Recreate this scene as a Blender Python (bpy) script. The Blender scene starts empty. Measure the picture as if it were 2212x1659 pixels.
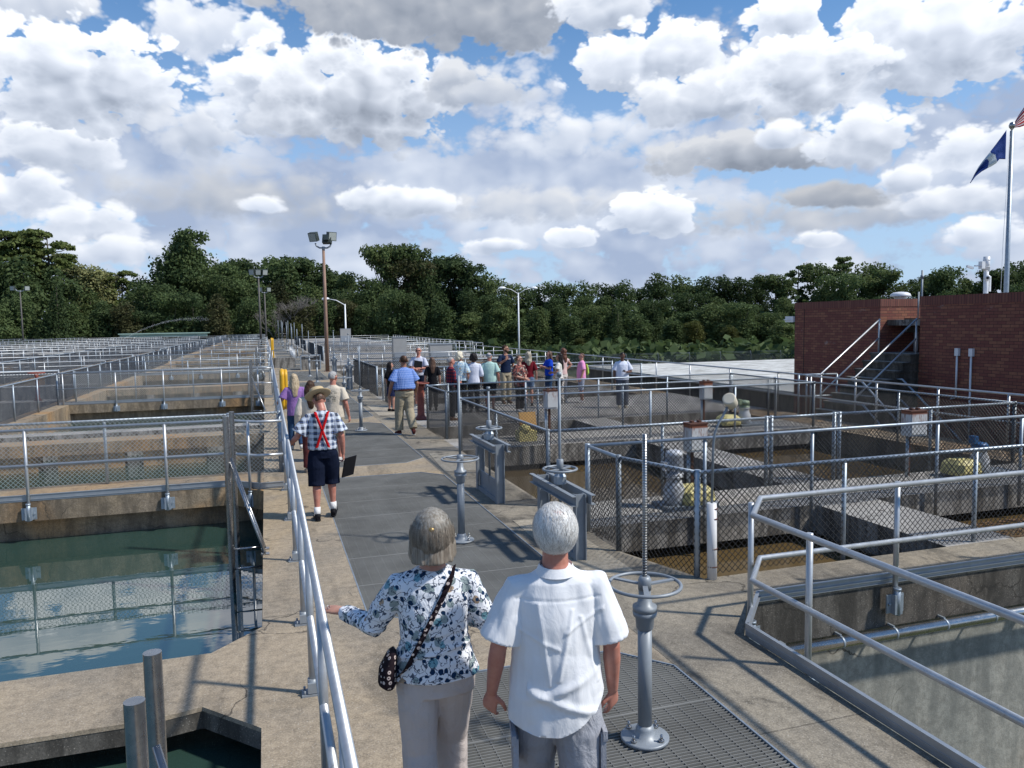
import bpy, math, random
import numpy as np
from mathutils import Vector, Matrix, noise as mnoise
rad = math.radians
random.seed(7)
scene = bpy.context.scene
COL = scene.collection

# ------------------------------------------------------------------ camera
def cam_matrix(yaw, pitch, roll, loc):
    y, p, r = rad(yaw), rad(pitch), rad(roll)
    f = Vector((math.sin(y)*math.cos(p), math.cos(y)*math.cos(p), -math.sin(p)))
    rt = Vector((math.cos(y), -math.sin(y), 0)); up = rt.cross(f)
    r2 = rt*math.cos(r) - up*math.sin(r); u2 = up*math.cos(r) + rt*math.sin(r)
    m = Matrix((r2, u2, -f)).transposed().to_4x4(); m.translation = loc
    return m
cd = bpy.data.cameras.new('camera'); cam = bpy.data.objects.new('camera', cd); COL.objects.link(cam)
cd.sensor_width = 36; cd.lens = 1660/2212*36; cd.clip_start = .05; cd.clip_end = 5000
cam.matrix_world = cam_matrix(17.7, 4.56, .85, Vector((0, 0, 2.55)))
scene.camera = cam

# ------------------------------------------------------------------ sun + exposure
SUN = Vector((.767, -.45, 1.0)).normalized()
sl = bpy.data.lights.new('sun', 'SUN'); sl.energy = 3.9; sl.angle = rad(2.6); sl.color = (1, .95, .87)
so = bpy.data.objects.new('sun', sl); COL.objects.link(so)
so.rotation_euler = (-SUN).to_track_quat('-Z', 'Y').to_euler()
scene.view_settings.view_transform = 'Standard'; scene.view_settings.look = 'None'
scene.view_settings.gamma = 1; scene.view_settings.exposure = .24

# ------------------------------------------------------------------ node helpers
class NT:
    def __init__(s, tree): s.t = tree; s.n = tree.nodes; s.l = tree.links
    def node(s, typ, **kw):
        n = s.n.new(typ)
        for k, v in kw.items():
            if k.startswith('in_'): n.inputs[k[3:].replace('_', ' ')].default_value = v
            else: setattr(n, k, v)
        return n
    def link(s, a, b): s.l.new(a, b)
    def put(s, sock, v):
        if v is None: return
        if isinstance(v, bpy.types.NodeSocket): s.l.new(v, sock)
        else: sock.default_value = v
    def math(s, op, a, b=None, c=None, clamp=False):
        n = s.n.new('ShaderNodeMath'); n.operation = op; n.use_clamp = clamp
        s.put(n.inputs[0], a); s.put(n.inputs[1], b); s.put(n.inputs[2], c)
        return n.outputs[0]
    def mix(s, f, a, b, typ='MIX'):
        n = s.n.new('ShaderNodeMix'); n.data_type = 'RGBA'; n.blend_type = typ
        s.put(n.inputs[0], f); s.put(n.inputs[6], a); s.put(n.inputs[7], b)
        return n.outputs[2]
    def ramp(s, f, pts):
        n = s.n.new('ShaderNodeMapRange'); n.clamp = True; n.interpolation_type = 'SMOOTHSTEP'
        s.put(n.inputs[0], f)
        for i, v in enumerate(pts): s.put(n.inputs[i+1], v)
        return n.outputs[0]
    def noise(s, vec, scale, detail=4, rough=.55, dist=0, dim='3D'):
        n = s.n.new('ShaderNodeTexNoise'); n.noise_dimensions = dim
        s.put(n.inputs['Vector'], vec)
        n.inputs['Scale'].default_value = scale; n.inputs['Detail'].default_value = detail
        n.inputs['Roughness'].default_value = rough; n.inputs['Distortion'].default_value = dist
        return n.outputs['Fac']
    def vmul(s, vec, xyz):
        n = s.n.new('ShaderNodeVectorMath'); n.operation = 'MULTIPLY'
        s.put(n.inputs[0], vec); n.inputs[1].default_value = xyz
        return n.outputs[0]
    def vadd(s, vec, b):
        n = s.n.new('ShaderNodeVectorMath'); n.operation = 'ADD'
        s.put(n.inputs[0], vec); s.put(n.inputs[1], b)
        return n.outputs[0]
    def pos(s): return s.n.new('ShaderNodeNewGeometry').outputs['Position']
    def obj(s): return s.n.new('ShaderNodeTexCoord').outputs['Object']
    def sep(s, v):
        n = s.n.new('ShaderNodeSeparateXYZ'); s.put(n.inputs[0], v); return n.outputs
    def comb(s, x, y, z):
        n = s.n.new('ShaderNodeCombineXYZ'); s.put(n.inputs[0], x); s.put(n.inputs[1], y); s.put(n.inputs[2], z)
        return n.outputs[0]

def C4(c): return (c[0], c[1], c[2], 1)

# ------------------------------------------------------------------ world: sky texture + clouds
CLOUDS = [(-14, 33, 14, 6, 5.8, 9.2, 0.5), (-11, 25.5, 11, 4, 5.8, 9.2, 0.5), (-26, 29, 12, 5, 5.6, 9.2, 0.5), (-6, 34, 13, 6, 5.4, 9.2, 0.5),  # first six clouds, above the view, added to whiten the pool reflections
    (14, 37, 13, 5, 5.4, 9, 0.5), (-45, 24, 14, 6, 5.4, 9, 0.5), (-13.31, 19.32, 5.17, 1.9, 5.0, 8.0, 0.3), (-2.9, 19.19, 4.14, 2.76, 5.6, 8.6, 0.3),
    (22.82, 13.11, 9.66, 2.41, 5.6, 8.4, 0.6), (-0.07, 8.59, 13.79, 3.1, 4.1, 5.9, 0.8), (19.39, 8.39, 13.1, 1.72, 5.0, 7.0, 0.6), (38.81, 6.79, 13.79, 1.9, 4.3, 6.2, 0.7),
    (-12.54, 11.34, 5.17, 2.14, 4.6, 9.0, 0.22), (-14.42, 8.42, 3.1, 2.07, 5, 9.0, 0.25), (-10.22, 6.38, 3.79, 2.07, 5, 8.8, 0.35), (-10.81, 15.06, 6.9, 4.48, 4.0, 9.6, 0.13),
    (-4.08, 12.61, 3.79, 2.76, 5, 8.2, 0.5), (0.36, 18.95, 2.07, 2.07, 5.2, 9.2, 0.2), (0.53, 15.85, 3.79, 4.14, 4.4, 9.4, 0.16), (6.84, 15.73, 8.62, 5.17, 3.2, 9.3, 0.15),
    (13.24, 21.53, 14.83, 4.31, 3.1, 5.6, 0.22), (24.54, 21.04, 3.79, 2.41, 4.6, 8.8, 0.2), (13.79, 16.63, 2.76, 2.07, 4, 7.2, 0.3), (9.26, 8.77, 5.52, 1.55, 4.8, 9.0, 0.28),
    (16.46, 16.17, 3.79, 1.38, 4.6, 7.2, 0.5), (28.45, 17.37, 6.55, 3.28, 4.6, 9.3, 0.13), (45.05, 16.64, 7.93, 5.52, 4.6, 9.8, 0.13), (37.15, 18.82, 3.62, 2.59, 4.8, 9.8, 0.13),
    (32.92, 15.12, 8.97, 2.76, 4.4, 8.8, 0.25), (38.38, 16.03, 5.69, 3.28, 3.9, 9.6, 0.13), (35.43, 11.17, 9.31, 2.14, 2.9, 6.6, 0.25), (41.9, 11.49, 3.79, 2.59, 4.4, 9.0, 0.2),
    (36.94, 12.26, 2.07, 1.1, 5, 9.0, 0.3), (49.05, 10.12, 4.48, 2.07, 5.2, 9.0, 0.25), (47.38, 7.21, 4.14, 1.38, 4.8, 8.6, 0.35), (40.25, 8.08, 4.14, 1.45, 3.0, 5.2, 0.35),
    (27.79, 7.24, 3.62, 2.14, 5.2, 9.3, 0.16), (22.25, 6.02, 2.14, 1.03, 5.6, 9.2, 0.2), (16.28, 5.45, 2.76, 0.76, 5.4, 8.8, 0.3), (0.39, 8.29, 2.14, 1.03, 5.8, 8.8, 0.4),
    (39.42, 5.3, 2.07, 0.76, 5.4, 8.6, 0.3), (49.2, 5.06, 2.41, 1.55, 5.4, 9.0, 0.3), (-9.21, 5.08, 3.1, 1.38, 5.4, 8.6, 0.4), (44.3, 8.78, 2.07, 1.21, 5, 8.8, 0.3)]   # (azimuth deg, elevation deg, half width, half height, base grey, top grey, softness)
#CLOUDLIST
def build_sky():
    w = bpy.data.worlds.new('World'); scene.world = w; w.use_nodes = True
    t = NT(w.node_tree); t.n.clear()
    out = t.node('ShaderNodeOutputWorld'); bg = t.node('ShaderNodeBackground'); t.link(bg.outputs[0], out.inputs[0])
    bg.inputs[1].default_value = .1
    w.cycles.sampling_method = 'MANUAL'; w.cycles.sample_map_resolution = 256
    sky = t.node('ShaderNodeTexSky'); sky.sky_type = 'NISHITA'; sky.sun_disc = False
    sky.sun_elevation = math.asin(SUN.z); sky.sun_rotation = math.atan2(SUN.x, SUN.y)
    sky.air_density = 1.0; sky.dust_density = .4; sky.ozone_density = 2.5
    tc = t.node('ShaderNodeTexCoord').outputs['Generated']
    x, y, z = t.sep(tc)
    u = t.math('MULTIPLY', t.math('ARCTAN2', x, y), 57.2958)
    v = t.math('MULTIPLY', t.math('ARCSINE', z), 57.2958)
    p0 = t.comb(u, t.math('MULTIPLY', v, 1.45), 0)
    # domain warp
    wn = t.node('ShaderNodeTexNoise'); wn.inputs['Scale'].default_value = .16; wn.inputs['Detail'].default_value = 3; wn.noise_dimensions = '2D'
    t.link(p0, wn.inputs['Vector'])
    wv = t.node('ShaderNodeVectorMath', operation='SUBTRACT'); t.link(wn.outputs['Color'], wv.inputs[0]); wv.inputs[1].default_value = (.5, .5, .5)
    ws = t.node('ShaderNodeVectorMath', operation='SCALE'); t.link(wv.outputs[0], ws.inputs[0]); ws.inputs[3].default_value = 1.5
    p = t.vadd(p0, ws.outputs[0])
    def field(vec, det):
        a = t.noise(vec, .13, det, .5, 0, '2D')
        vo = t.node('ShaderNodeTexVoronoi', feature='F1', voronoi_dimensions='2D')
        t.link(vec, vo.inputs['Vector']); vo.inputs['Scale'].default_value = .40
        vo.inputs['Detail'].default_value = 1.0 if det < 5 else 3; vo.inputs['Roughness'].default_value = .55
        b = t.math('SUBTRACT', .36, t.math('MULTIPLY', vo.outputs['Distance'], vo.outputs['Distance']))
        return t.math('ADD', t.math('MULTIPLY', t.math('SUBTRACT', a, .5), 1.3), t.math('MULTIPLY', b, .62 if det > 4 else .35))
    n0 = field(p, 6)
    rel = t.math('SUBTRACT', field(p, 3), field(t.vadd(p, (.6, 1.15, 0)), 3))
    # blob group
    g = bpy.data.node_groups.new('cloud', 'ShaderNodeTree'); it = g.interface
    for nm in ('u', 'v', 'n', 'rel', 'cu', 'cv', 'a', 'b', 'lo', 'hi', 'soft'):
        it.new_socket(nm, in_out='INPUT', socket_type='NodeSocketFloat')
    it.new_socket('col', in_out='INPUT', socket_type='NodeSocketColor'); it.new_socket('out', in_out='OUTPUT', socket_type='NodeSocketColor')
    it.new_socket('uo', in_out='OUTPUT', socket_type='NodeSocketFloat')
    q = NT(g); gi = q.node('NodeGroupInput').outputs; go = q.node('NodeGroupOutput')
    I = {s.name: s for s in gi}
    du = q.math('DIVIDE', q.math('SUBTRACT', I['u'], I['cu']), I['a'])
    dv = q.math('DIVIDE', q.math('SUBTRACT', I['v'], I['cv']), I['b'])
    dvb = q.math('MAXIMUM', dv, q.math('MULTIPLY', dv, -1.35))
    r = q.math('SQRT', q.math('ADD', q.math('MULTIPLY', du, du), q.math('MULTIPLY', dvb, dvb)))
    e = q.math('ADD', q.math('SUBTRACT', 1.07, r), q.math('MULTIPLY', I['n'], .47))
    m = q.ramp(e, (0, I['soft'], 0, 1))
    lt = q.math('ADD', q.math('MULTIPLY', dv, .72), q.math('MULTIPLY', I['rel'], .85))
    lt = q.math('ADD', lt, q.ramp(e, (0, .6, .72, .42)), clamp=True)
    gl = q.math('ADD', I['lo'], q.math('MULTIPLY', lt, q.math('SUBTRACT', I['hi'], I['lo'])))
    cl = q.mix(lt, (.80, .92, 1.14, 1), (.95, .985, 1.05, 1))
    cm = q.mix(1, cl, q.comb(gl, gl, gl), 'MULTIPLY')
    fin = q.mix(m, I['col'], cm)
    q.link(fin, go.inputs[0])
    q.link(q.math('MULTIPLY_ADD', q.sep(fin)[0], 1e-7, I['u']), go.inputs[1])   # makes the blobs evaluate one after another
    # clear sky with thin high veil
    blue = t.mix(1, sky.outputs[0], (.62, .98, 1.22, 1), 'MULTIPLY')
    hz = t.ramp(v, (26, -1, 0, 1))
    base = t.mix(t.math('MULTIPLY', hz, .80), blue, (4.4, 5.6, 7.6, 1))
    big = t.noise(t.vadd(p0, (31, 7, 0)), .075, 4, .5, 0, '2D')
    cov = t.math('ADD', t.math('MULTIPLY', big, 1.25), t.math('MULTIPLY', n0, .28))
    cov = t.math('SUBTRACT', cov, t.math('MULTIPLY', t.math('MAXIMUM', t.math('SUBTRACT', v, 11), 0), .032))
    veil = t.ramp(cov, (.33, .54, 0, .96))
    vl = t.math('ADD', t.math('MULTIPLY', t.math('SUBTRACT', t.noise(p, .13, 4, .45, 0, '2D'), .5), 2.0), t.math('ADD', .34, t.math('MULTIPLY', rel, .42)), clamp=True)
    base = t.mix(veil, base, t.mix(vl, (3.3, 4.05, 5.6, 1), (6.8, 7.3, 8.2, 1)))
    cur = base
    for (cu, cv, a, b, lo, hi, sf) in CLOUDS:
        n = t.node('ShaderNodeGroup'); n.node_tree = g
        for k, s in (('u', u), ('v', v), ('n', n0), ('rel', rel), ('col', cur)): t.link(s, n.inputs[k])
        for k, s in (('cu', cu), ('cv', cv), ('a', a), ('b', b), ('lo', lo), ('hi', hi), ('soft', sf)): n.inputs[k].default_value = s
        cur, u = n.outputs[0], n.outputs[1]
    t.link(cur, bg.inputs[0])
build_sky()

# ------------------------------------------------------------------ material helpers
MATS = {}
def mat(name, col=(.5, .5, .5), rough=.6, metal=0, spec=.5):
    if name in MATS: return MATS[name]
    m = bpy.data.materials.new(name); m.use_nodes = True; MATS[name] = m
    b = m.node_tree.nodes['Principled BSDF']
    b.inputs['Base Color'].default_value = C4(col); b.inputs['Roughness'].default_value = rough
    b.inputs['Metallic'].default_value = metal; b.inputs['Specular IOR Level'].default_value = spec
    return m
def bsdf(m): return m.node_tree.nodes['Principled BSDF']
def bump(t, b, h, strength=.4, dist=.01):
    n = t.node('ShaderNodeBump'); n.inputs['Strength'].default_value = strength; n.inputs['Distance'].default_value = dist
    t.put(n.inputs['Height'], h); t.link(n.outputs[0], b.inputs['Normal'])

def concrete(name, c1, c2, stain=None, stain_amt=.6, speck=.35, streak=None, scale=1.0, grime=.0):
    m = mat(name, c1, .85, 0, .3); t = NT(m.node_tree); b = bsdf(m); p = t.pos()
    big = t.ramp(t.noise(p, .9*scale, 5, .6), (.38, .66, 0, 1))
    col = t.mix(big, C4(c1), C4(c2))
    if stain:
        s = t.ramp(t.noise(t.vadd(p, (13, 5, 2)), .32*scale, 4, .62, .6), (.46, .66, 0, stain_amt))
        col = t.mix(s, col, C4(stain))
    if grime:
        gfac = t.ramp(t.noise(t.vmul(p, (1, .35, 1)), 1.7, 8, .68, .8), (.5, .68, 0, grime))
        col = t.mix(gfac, col, (.055, .05, .042, 1))
    fine = t.noise(p, 70, 3, .7); mid = t.noise(p, 14, 4, .65)
    wn = t.node('ShaderNodeTexNoise'); t.link(p, wn.inputs['Vector']); wn.inputs['Scale'].default_value = 1.4; wn.inputs['Detail'].default_value = 5
    ws = t.node('ShaderNodeVectorMath', operation='SCALE'); t.link(wn.outputs['Color'], ws.inputs[0]); ws.inputs[3].default_value = 1.1
    vc = t.node('ShaderNodeTexVoronoi', feature='DISTANCE_TO_EDGE'); t.link(t.vadd(p, ws.outputs[0]), vc.inputs['Vector']); vc.inputs['Scale'].default_value = .42
    ck = t.math('MULTIPLY', t.ramp(vc.outputs['Distance'], (.0015, .0055, .75, 0)), t.ramp(t.noise(p, .7, 2), (.46, .56, 0, 1)))
    col = t.mix(ck, col, (.035, .03, .025, 1))
    X_, Y_, Z_ = t.sep(p); jt = t.math('ABSOLUTE', t.math('SUBTRACT', t.math('FRACT', t.math('DIVIDE', t.math('ADD', Y_, .7), 3.05)), .5))
    col = t.mix(t.ramp(jt, (.0012, .0028, .6, 0)), col, (.05, .043, .035, 1))
    k = t.math('ADD', .62, t.math('ADD', t.math('MULTIPLY', t.ramp(fine, (.36, .66, 0, 1)), speck), t.math('MULTIPLY', t.ramp(mid, (.3, .7, 0, 1)), .34)))
    col = t.mix(1, col, t.comb(k, k, k), 'MULTIPLY')
    vo = t.node('ShaderNodeTexVoronoi'); t.link(p, vo.inputs['Vector']); vo.inputs['Scale'].default_value = 55
    peb = t.ramp(vo.outputs['Distance'], (.16, .24, .5, 0))
    col = t.mix(peb, col, t.mix(t.sep(vo.outputs['Color'])[0], (.20, .15, .11, 1), (.62, .58, .52, 1)))
    if streak:
        geo = t.node('ShaderNodeNewGeometry'); nz = t.math('ABSOLUTE', t.sep(geo.outputs['Normal'])[2])
        side = t.ramp(nz, (.3, .7, 1, 0))
        st = t.noise(t.vmul(p, (2.6, 2.6, .55)), 1.5, 8, .72, .5)
        st = t.ramp(st, (.38, .62, 0, 1))
        col = t.mix(t.math('MULTIPLY', side, t.math('MULTIPLY', st, streak[3])), col, C4(streak))
    t.link(col, b.inputs['Base Color'])
    bump(t, b, t.math('ADD', fine, t.math('MULTIPLY', mid, 1.5)), .35, .006)
    return m

M = {}
M['deck'] = concrete('deck concrete', (.335, .272, .195), (.25, .212, .163), (.37, .275, .16), .6, .38, grime=.45)
M['deckdark'] = concrete('worn deck concrete', (.265, .232, .18), (.175, .155, .125), (.30, .245, .17), .5, .42, grime=.85)
M['ledge'] = concrete('tan basin wall concrete', (.31, .245, .165), (.22, .18, .135), (.36, .20, .075), .8, .4, streak=(.075, .062, .046, .62), grime=.4)
M['plat'] = concrete('grey platform concrete', (.36, .345, .32), (.26, .25, .235), (.36, .32, .26), .4, .3, streak=(.055, .048, .04, .92), grime=.30)
M['wallpale'] = concrete('pale tank wall concrete', (.42, .405, .35), (.31, .31, .275), (.36, .23, .12), .7, .15, streak=(.16, .165, .15, .6), scale=.7)
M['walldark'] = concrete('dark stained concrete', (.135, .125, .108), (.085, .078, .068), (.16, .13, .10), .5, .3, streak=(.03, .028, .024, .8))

def metalmat(name, c, rough=.42, metal=.75, var=.25, bandscale=9):
    m = mat(name, c, rough, metal); t = NT(m.node_tree); b = bsdf(m); p = t.pos()
    n = t.noise(p, bandscale, 5, .6); k = t.math('ADD', 1-var*.5, t.math('MULTIPLY', t.math('SUBTRACT', n, .5), var*2))
    col = t.mix(1, C4(c), t.comb(k, k, k), 'MULTIPLY')
    if metal > .3: col = t.mix(t.ramp(t.noise(p, 5.5, 7, .75), (.60, .70, 0, .55)), col, (.16, .125, .10, 1))
    t.link(col, b.inputs['Base Color'])
    t.link(t.math('ADD', rough-.1, t.math('MULTIPLY', t.noise(p, 30, 3), .22)), b.inputs['Roughness'])
    return m
M['alu'] = metalmat('satin aluminium pipe', (.52, .54, .56), .40, .65)
M['galv'] = metalmat('galvanised steel pipe', (.40, .46, .52), .46, .55, .35)
M['galvdark'] = metalmat('dull galvanised steel', (.27, .31, .35), .55, .5, .35)
M['kick'] = metalmat('aluminium kick plate', (.40, .43, .46), .42, .6, .2)
M['steel'] = metalmat('stainless pipe', (.42, .42, .42), .28, .95, .3, 20)
M['shinypipe'] = metalmat('bright water pipe', (.62, .62, .60), .25, .95, .3, 12)
M['paint'] = metalmat('grey painted iron', (.27, .30, .33), .45, .15, .2)
M['rail_grate'] = metalmat('grating steel', (.25, .25, .236), .8, 0, .45, 1.6)
M['rod_grate'] = metalmat('grating cross rod', (.16, .16, .155), .8, 0, .3, 1.6)
M['black'] = mat('black vinyl wire', (.012, .012, .013), .5)
M['wirelight'] = mat('sunlit galvanised wire', (.26, .28, .29), .45, .4)  # galvanised wire with the sunlight on it put into a paler colour
M['wiregrey'] = mat('galvanised wire', (.085, .10, .125), .5, .3)
M['white'] = metalmat('white painted metal', (.75, .76, .78), .4, 0, .12, 6)

def watermat(name, col, scale, strength, rough=.02, ior=1.45):
    m = mat(name, col, rough); t = NT(m.node_tree); b = bsdf(m); b.inputs['IOR'].default_value = ior
    b.inputs['Specular IOR Level'].default_value = .9
    p = t.vmul(t.pos(), (1, 2.2, 1))
    h = t.math('ADD', t.noise(p, scale, 3, .5, .4), t.math('MULTIPLY', t.noise(p, scale*4.5, 2), .22))
    bump(t, b, h, strength, .05)
    return m
M['water'] = watermat('green settled water', (.030, .064, .052), 1.1, .022, .01, 1.95)
M['mud'] = watermat('brown unsettled water', (.115, .078, .034), 1.2, .08, .08, 1.33)

# ------------------------------------------------------------------ mesh builder
class MB:
    def __init__(s): s.v = []; s.f = []; s.sm = []
    def add(s, vs, fs, smooth=False):
        o = len(s.v); s.v += [tuple(q) for q in vs]; s.f += [tuple(i+o for i in f) for f in fs]; s.sm += [smooth]*len(fs); return s
    def box(s, x0, x1, y0, y1, z0, z1):
        return s.add([(x0,y0,z0),(x1,y0,z0),(x1,y1,z0),(x0,y1,z0),(x0,y0,z1),(x1,y0,z1),(x1,y1,z1),(x0,y1,z1)],
                     [(0,3,2,1),(4,5,6,7),(0,1,5,4),(1,2,6,5),(2,3,7,6),(3,0,4,7)])
    def obox(s, c, ax, ay, az):   # oriented box: centre and three half-axis vectors
        c, ax, ay, az = map(Vector, (c, ax, ay, az)); vs = []
        for k in (-1, 1):
            for i, j in ((-1,-1),(1,-1),(1,1),(-1,1)): vs.append(c + ax*i + ay*j + az*k)
        return s.add(vs, [(0,3,2,1),(4,5,6,7),(0,1,5,4),(1,2,6,5),(2,3,7,6),(3,0,4,7)])
    def prism(s, poly, z0, z1):
        n = len(poly); vs = [(x, y, z0) for x, y in poly] + [(x, y, z1) for x, y in poly]
        return s.add(vs, [tuple(range(n-1, -1, -1)), tuple(range(n, 2*n))] + [(i, (i+1) % n, n+(i+1) % n, n+i) for i in range(n)])
    def path(s, pts, r, n=10, caps=True, smooth=True):
        pts = [Vector(q) for q in pts]; m = len(pts); rs = r if isinstance(r, (list, tuple)) else [r]*m
        vs = []; prev = None
        for i, q in enumerate(pts):
            a = pts[max(i-1, 0)]; c = pts[min(i+1, m-1)]
            if 0 < i < m-1: d = ((q-a).normalized() + (c-q).normalized()).normalized()
            else: d = (c-a).normalized()
            if prev is None:
                ref = Vector((0, 0, 1)) if abs(d.z) < .9 else Vector((1, 0, 0)); e1 = d.cross(ref).normalized()
            else: e1 = (prev - d*prev.dot(d)).normalized()
            prev = e1; e2 = d.cross(e1)
            for k in range(n):
                t = 2*math.pi*k/n; vs.append(q + e1*math.cos(t)*rs[i] + e2*math.sin(t)*rs[i])
        fs = [(i*n+k, i*n+(k+1) % n, (i+1)*n+(k+1) % n, (i+1)*n+k) for i in range(m-1) for k in range(n)]
        s.add(vs, fs, smooth)
        if caps:
            o = len(s.v) - m*n
            s.f += [tuple(o+k for k in range(n-1, -1, -1)), tuple(o+(m-1)*n+k for k in range(n))]; s.sm += [False]*2
        return s
    def lathe(s, prof, c=(0, 0, 0), n=20, smooth=True, axis=None):
        c = Vector(c); rot = Vector((0, 0, 1)).rotation_difference(Vector(axis).normalized()) if axis else None
        vs = []
        for r, z in prof:
            for k in range(n):
                t = 2*math.pi*k/n; q = Vector((r*math.cos(t), r*math.sin(t), z))
                vs.append(c + (rot @ q if rot else q))
        m = len(prof)
        fs = [(i*n+k, i*n+(k+1) % n, (i+1)*n+(k+1) % n, (i+1)*n+k) for i in range(m-1) for k in range(n)]
        s.add(vs, fs, smooth); o = len(s.v) - m*n
        s.f += [tuple(o+k for k in range(n-1, -1, -1)), tuple(o+(m-1)*n+k for k in range(n))]; s.sm += [False]*2
        return s
    def torus(s, c, R, r, n=32, k=8, axis=(0, 0, 1)):
        rot = Vector((0, 0, 1)).rotation_difference(Vector(axis).normalized()); c = Vector(c); vs = []
        for i in range(n):
            a = 2*math.pi*i/n
            for j in range(k):
                b = 2*math.pi*j/k; vs.append(c + rot @ Vector(((R+r*math.cos(b))*math.cos(a), (R+r*math.cos(b))*math.sin(a), r*math.sin(b))))
        return s.add(vs, [(i*k+j, ((i+1) % n)*k+j, ((i+1) % n)*k+(j+1) % k, i*k+(j+1) % k) for i in range(n) for j in range(k)], True)
    def rod(s, a, b, r, nrm):     # thin 3-sided rod
        a, b = Vector(a), Vector(b); d = (b-a).normalized(); e1 = Vector(nrm).normalized(); e2 = d.cross(e1)
        vs = []
        for q in (a, b):
            for k in range(3):
                t = 2*math.pi*k/3; vs.append(q + e1*math.cos(t)*r + e2*math.sin(t)*r)
        return s.add(vs, [(0,1,4,3),(1,2,5,4),(2,0,3,5)], True)
    def mesh(s, name, origin=(0, 0, 0)):
        me = bpy.data.meshes.new(name); o = Vector(origin)
        me.from_pydata([(x-o.x, y-o.y, z-o.z) for x, y, z in s.v], [], s.f)
        me.polygons.foreach_set('use_smooth', s.sm); me.update(); return me
    def build(s, name, m, parent=None, loc=None):
        origin = parent_origin(parent) if parent else (loc or (0, 0, 0))
        me = s.mesh(name, origin); me.materials.append(m if not isinstance(m, str) else M[m])
        o = bpy.data.objects.new(name, me); COL.objects.link(o)
        if parent: o.parent = parent
        else: o.location = origin
        return o
def parent_origin(p):
    o = Vector((0, 0, 0))
    while p is not None: o += p.location; p = p.parent
    return o
def tag(o, label=None, cat=None, group=None, kind=None):
    if label: o['label'] = label
    if cat: o['category'] = cat
    if group: o['group'] = group
    if kind: o['kind'] = kind
    return o
def thing(name, label, cat, loc=(0, 0, 0), group=None):
    o = bpy.data.objects.new(name, None); COL.objects.link(o); o.location = loc; o.empty_display_size = .2
    return tag(o, label, cat, group)
def copy_tree(o, parent=None):
    c = o.copy(); COL.objects.link(c)
    if parent: c.parent = parent
    for ch in list(o.children): copy_tree(ch, c)
    return c
def link_copy(me, name, parent, loc):      # another object sharing a mesh, placed in world coordinates
    o = bpy.data.objects.new(name, me); COL.objects.link(o); o.parent = parent
    o.location = Vector(loc) - parent_origin(parent); return o
ORD = ['nearest', 'second', 'third', 'fourth', 'fifth', 'sixth', 'seventh', 'eighth', 'ninth', 'tenth', 'eleventh', 'twelfth']

# ================================================================== THE SETTING
WL = -.63      # water level, left basins
WR = -.50      # water level, right basins
def gm():
    m = mat('grass ground', (.05, .075, .022), .9); t = NT(m.node_tree); p = t.pos()
    c = t.mix(t.ramp(t.noise(p, .12, 6, .65), (.35, .65, 0, 1)), (.045, .07, .02, 1), (.10, .10, .045, 1))
    t.link(t.mix(t.noise(p, 9, 3), c, (.02, .03, .01, 1)), bsdf(m).inputs['Base Color']); return m
M['grass'] = gm()
b = MB(); b.add([(-900,-200,-4),(1200,-200,-4),(1200,1600,-4),(-900,1600,-4)], [(0,1,2,3)])
tag(b.build('ground', 'grass'), kind='structure')
b = MB(); b.add([(-70,-6,-.30),(-.125,-6,-.30),(-.125,5.69,-.30),(-70,5.69,-.30)], [(0,1,2,3)])
tag(b.build('water', 'water'), kind='structure')
b = MB(); b.add([(-70,-6,WL),(.3,-6,WL),(.3,168,WL),(-70,168,WL)], [(0,1,2,3)])
tag(b.build('water', 'water'), kind='structure')
b = MB(); b.add([(3.2,6.3,WR),(12.35,6.3,WR),(12.35,54,WR),(3.2,54,WR)], [(0,1,2,3)])
tag(b.build('water', 'mud'), kind='structure')
b = MB(); b.add([(.7,-5,-.9),(2.9,-5,-.9),(2.9,168,-.9),(.7,168,-.9)], [(0,1,2,3)])
tag(b.build('channel_water', 'water'), kind='structure')

# main walkway: two long strips with chamfered cross pieces between the grating pits
GR = [(-4, 5.3), (6.45, 13.0), (14.0, 20.25), (21.2, 28.5), (29.4, 35.6), (36.9, 44.6), (46.2, 52.4), (53.4, 60.8), (62, 69), (70, 77), (78.2, 85), (86, 93), (94.4, 101), (102, 109), (110.4, 118), (119.4, 134), (135.4, 150), (151.4, 166)]
b = MB(); b.box(-.12, .76, -5, 168, -4, 0); b.build('walkway', 'deck')
tag(bpy.data.objects['walkway'], kind='structure')
b = MB(); b.box(2.8, 3.6, -5, 5.2, -4, 0); b.prism([(2.8,5.2),(3.6,5.2),(4.05,5.8),(4.05,6.45),(3.66,7.6),(3.66,168),(2.8,168)], -4, 0)
b.build('walkway', 'deckdark'); tag(bpy.data.objects['walkway.001'], kind='structure')
b = MB()
for i in range(len(GR)-1):
    a, c = GR[i][1], GR[i+1][0]
    b.prism([(.76,a-.42),(1.05,a),(2.46,a),(2.8,a-.4),(2.8,c+.42),(2.4,c),(1.08,c),(.76,c+.3)], -.28, -.002)
o = b.build('walkway', 'deck'); tag(o, kind='structure')
# pale repair patches on the deck by the gate frames
b = MB(); b.prism([(2.86,12.9),(3.62,12.75),(3.62,14.7),(2.98,14.8)], -.001, .006); b.prism([(2.9,6.9),(3.5,6.85),(3.5,9.2),(2.95,9.3)], -.001, .006)
b.prism([(2.95,21.6),(3.6,21.6),(3.6,24.6),(2.95,24.6)], -.001, .006)
tag(b.build('pavement', concrete('pale patch concrete', (.40, .35, .27), (.33, .29, .23), None, 0, .3, grime=.3)), kind='structure')

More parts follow.
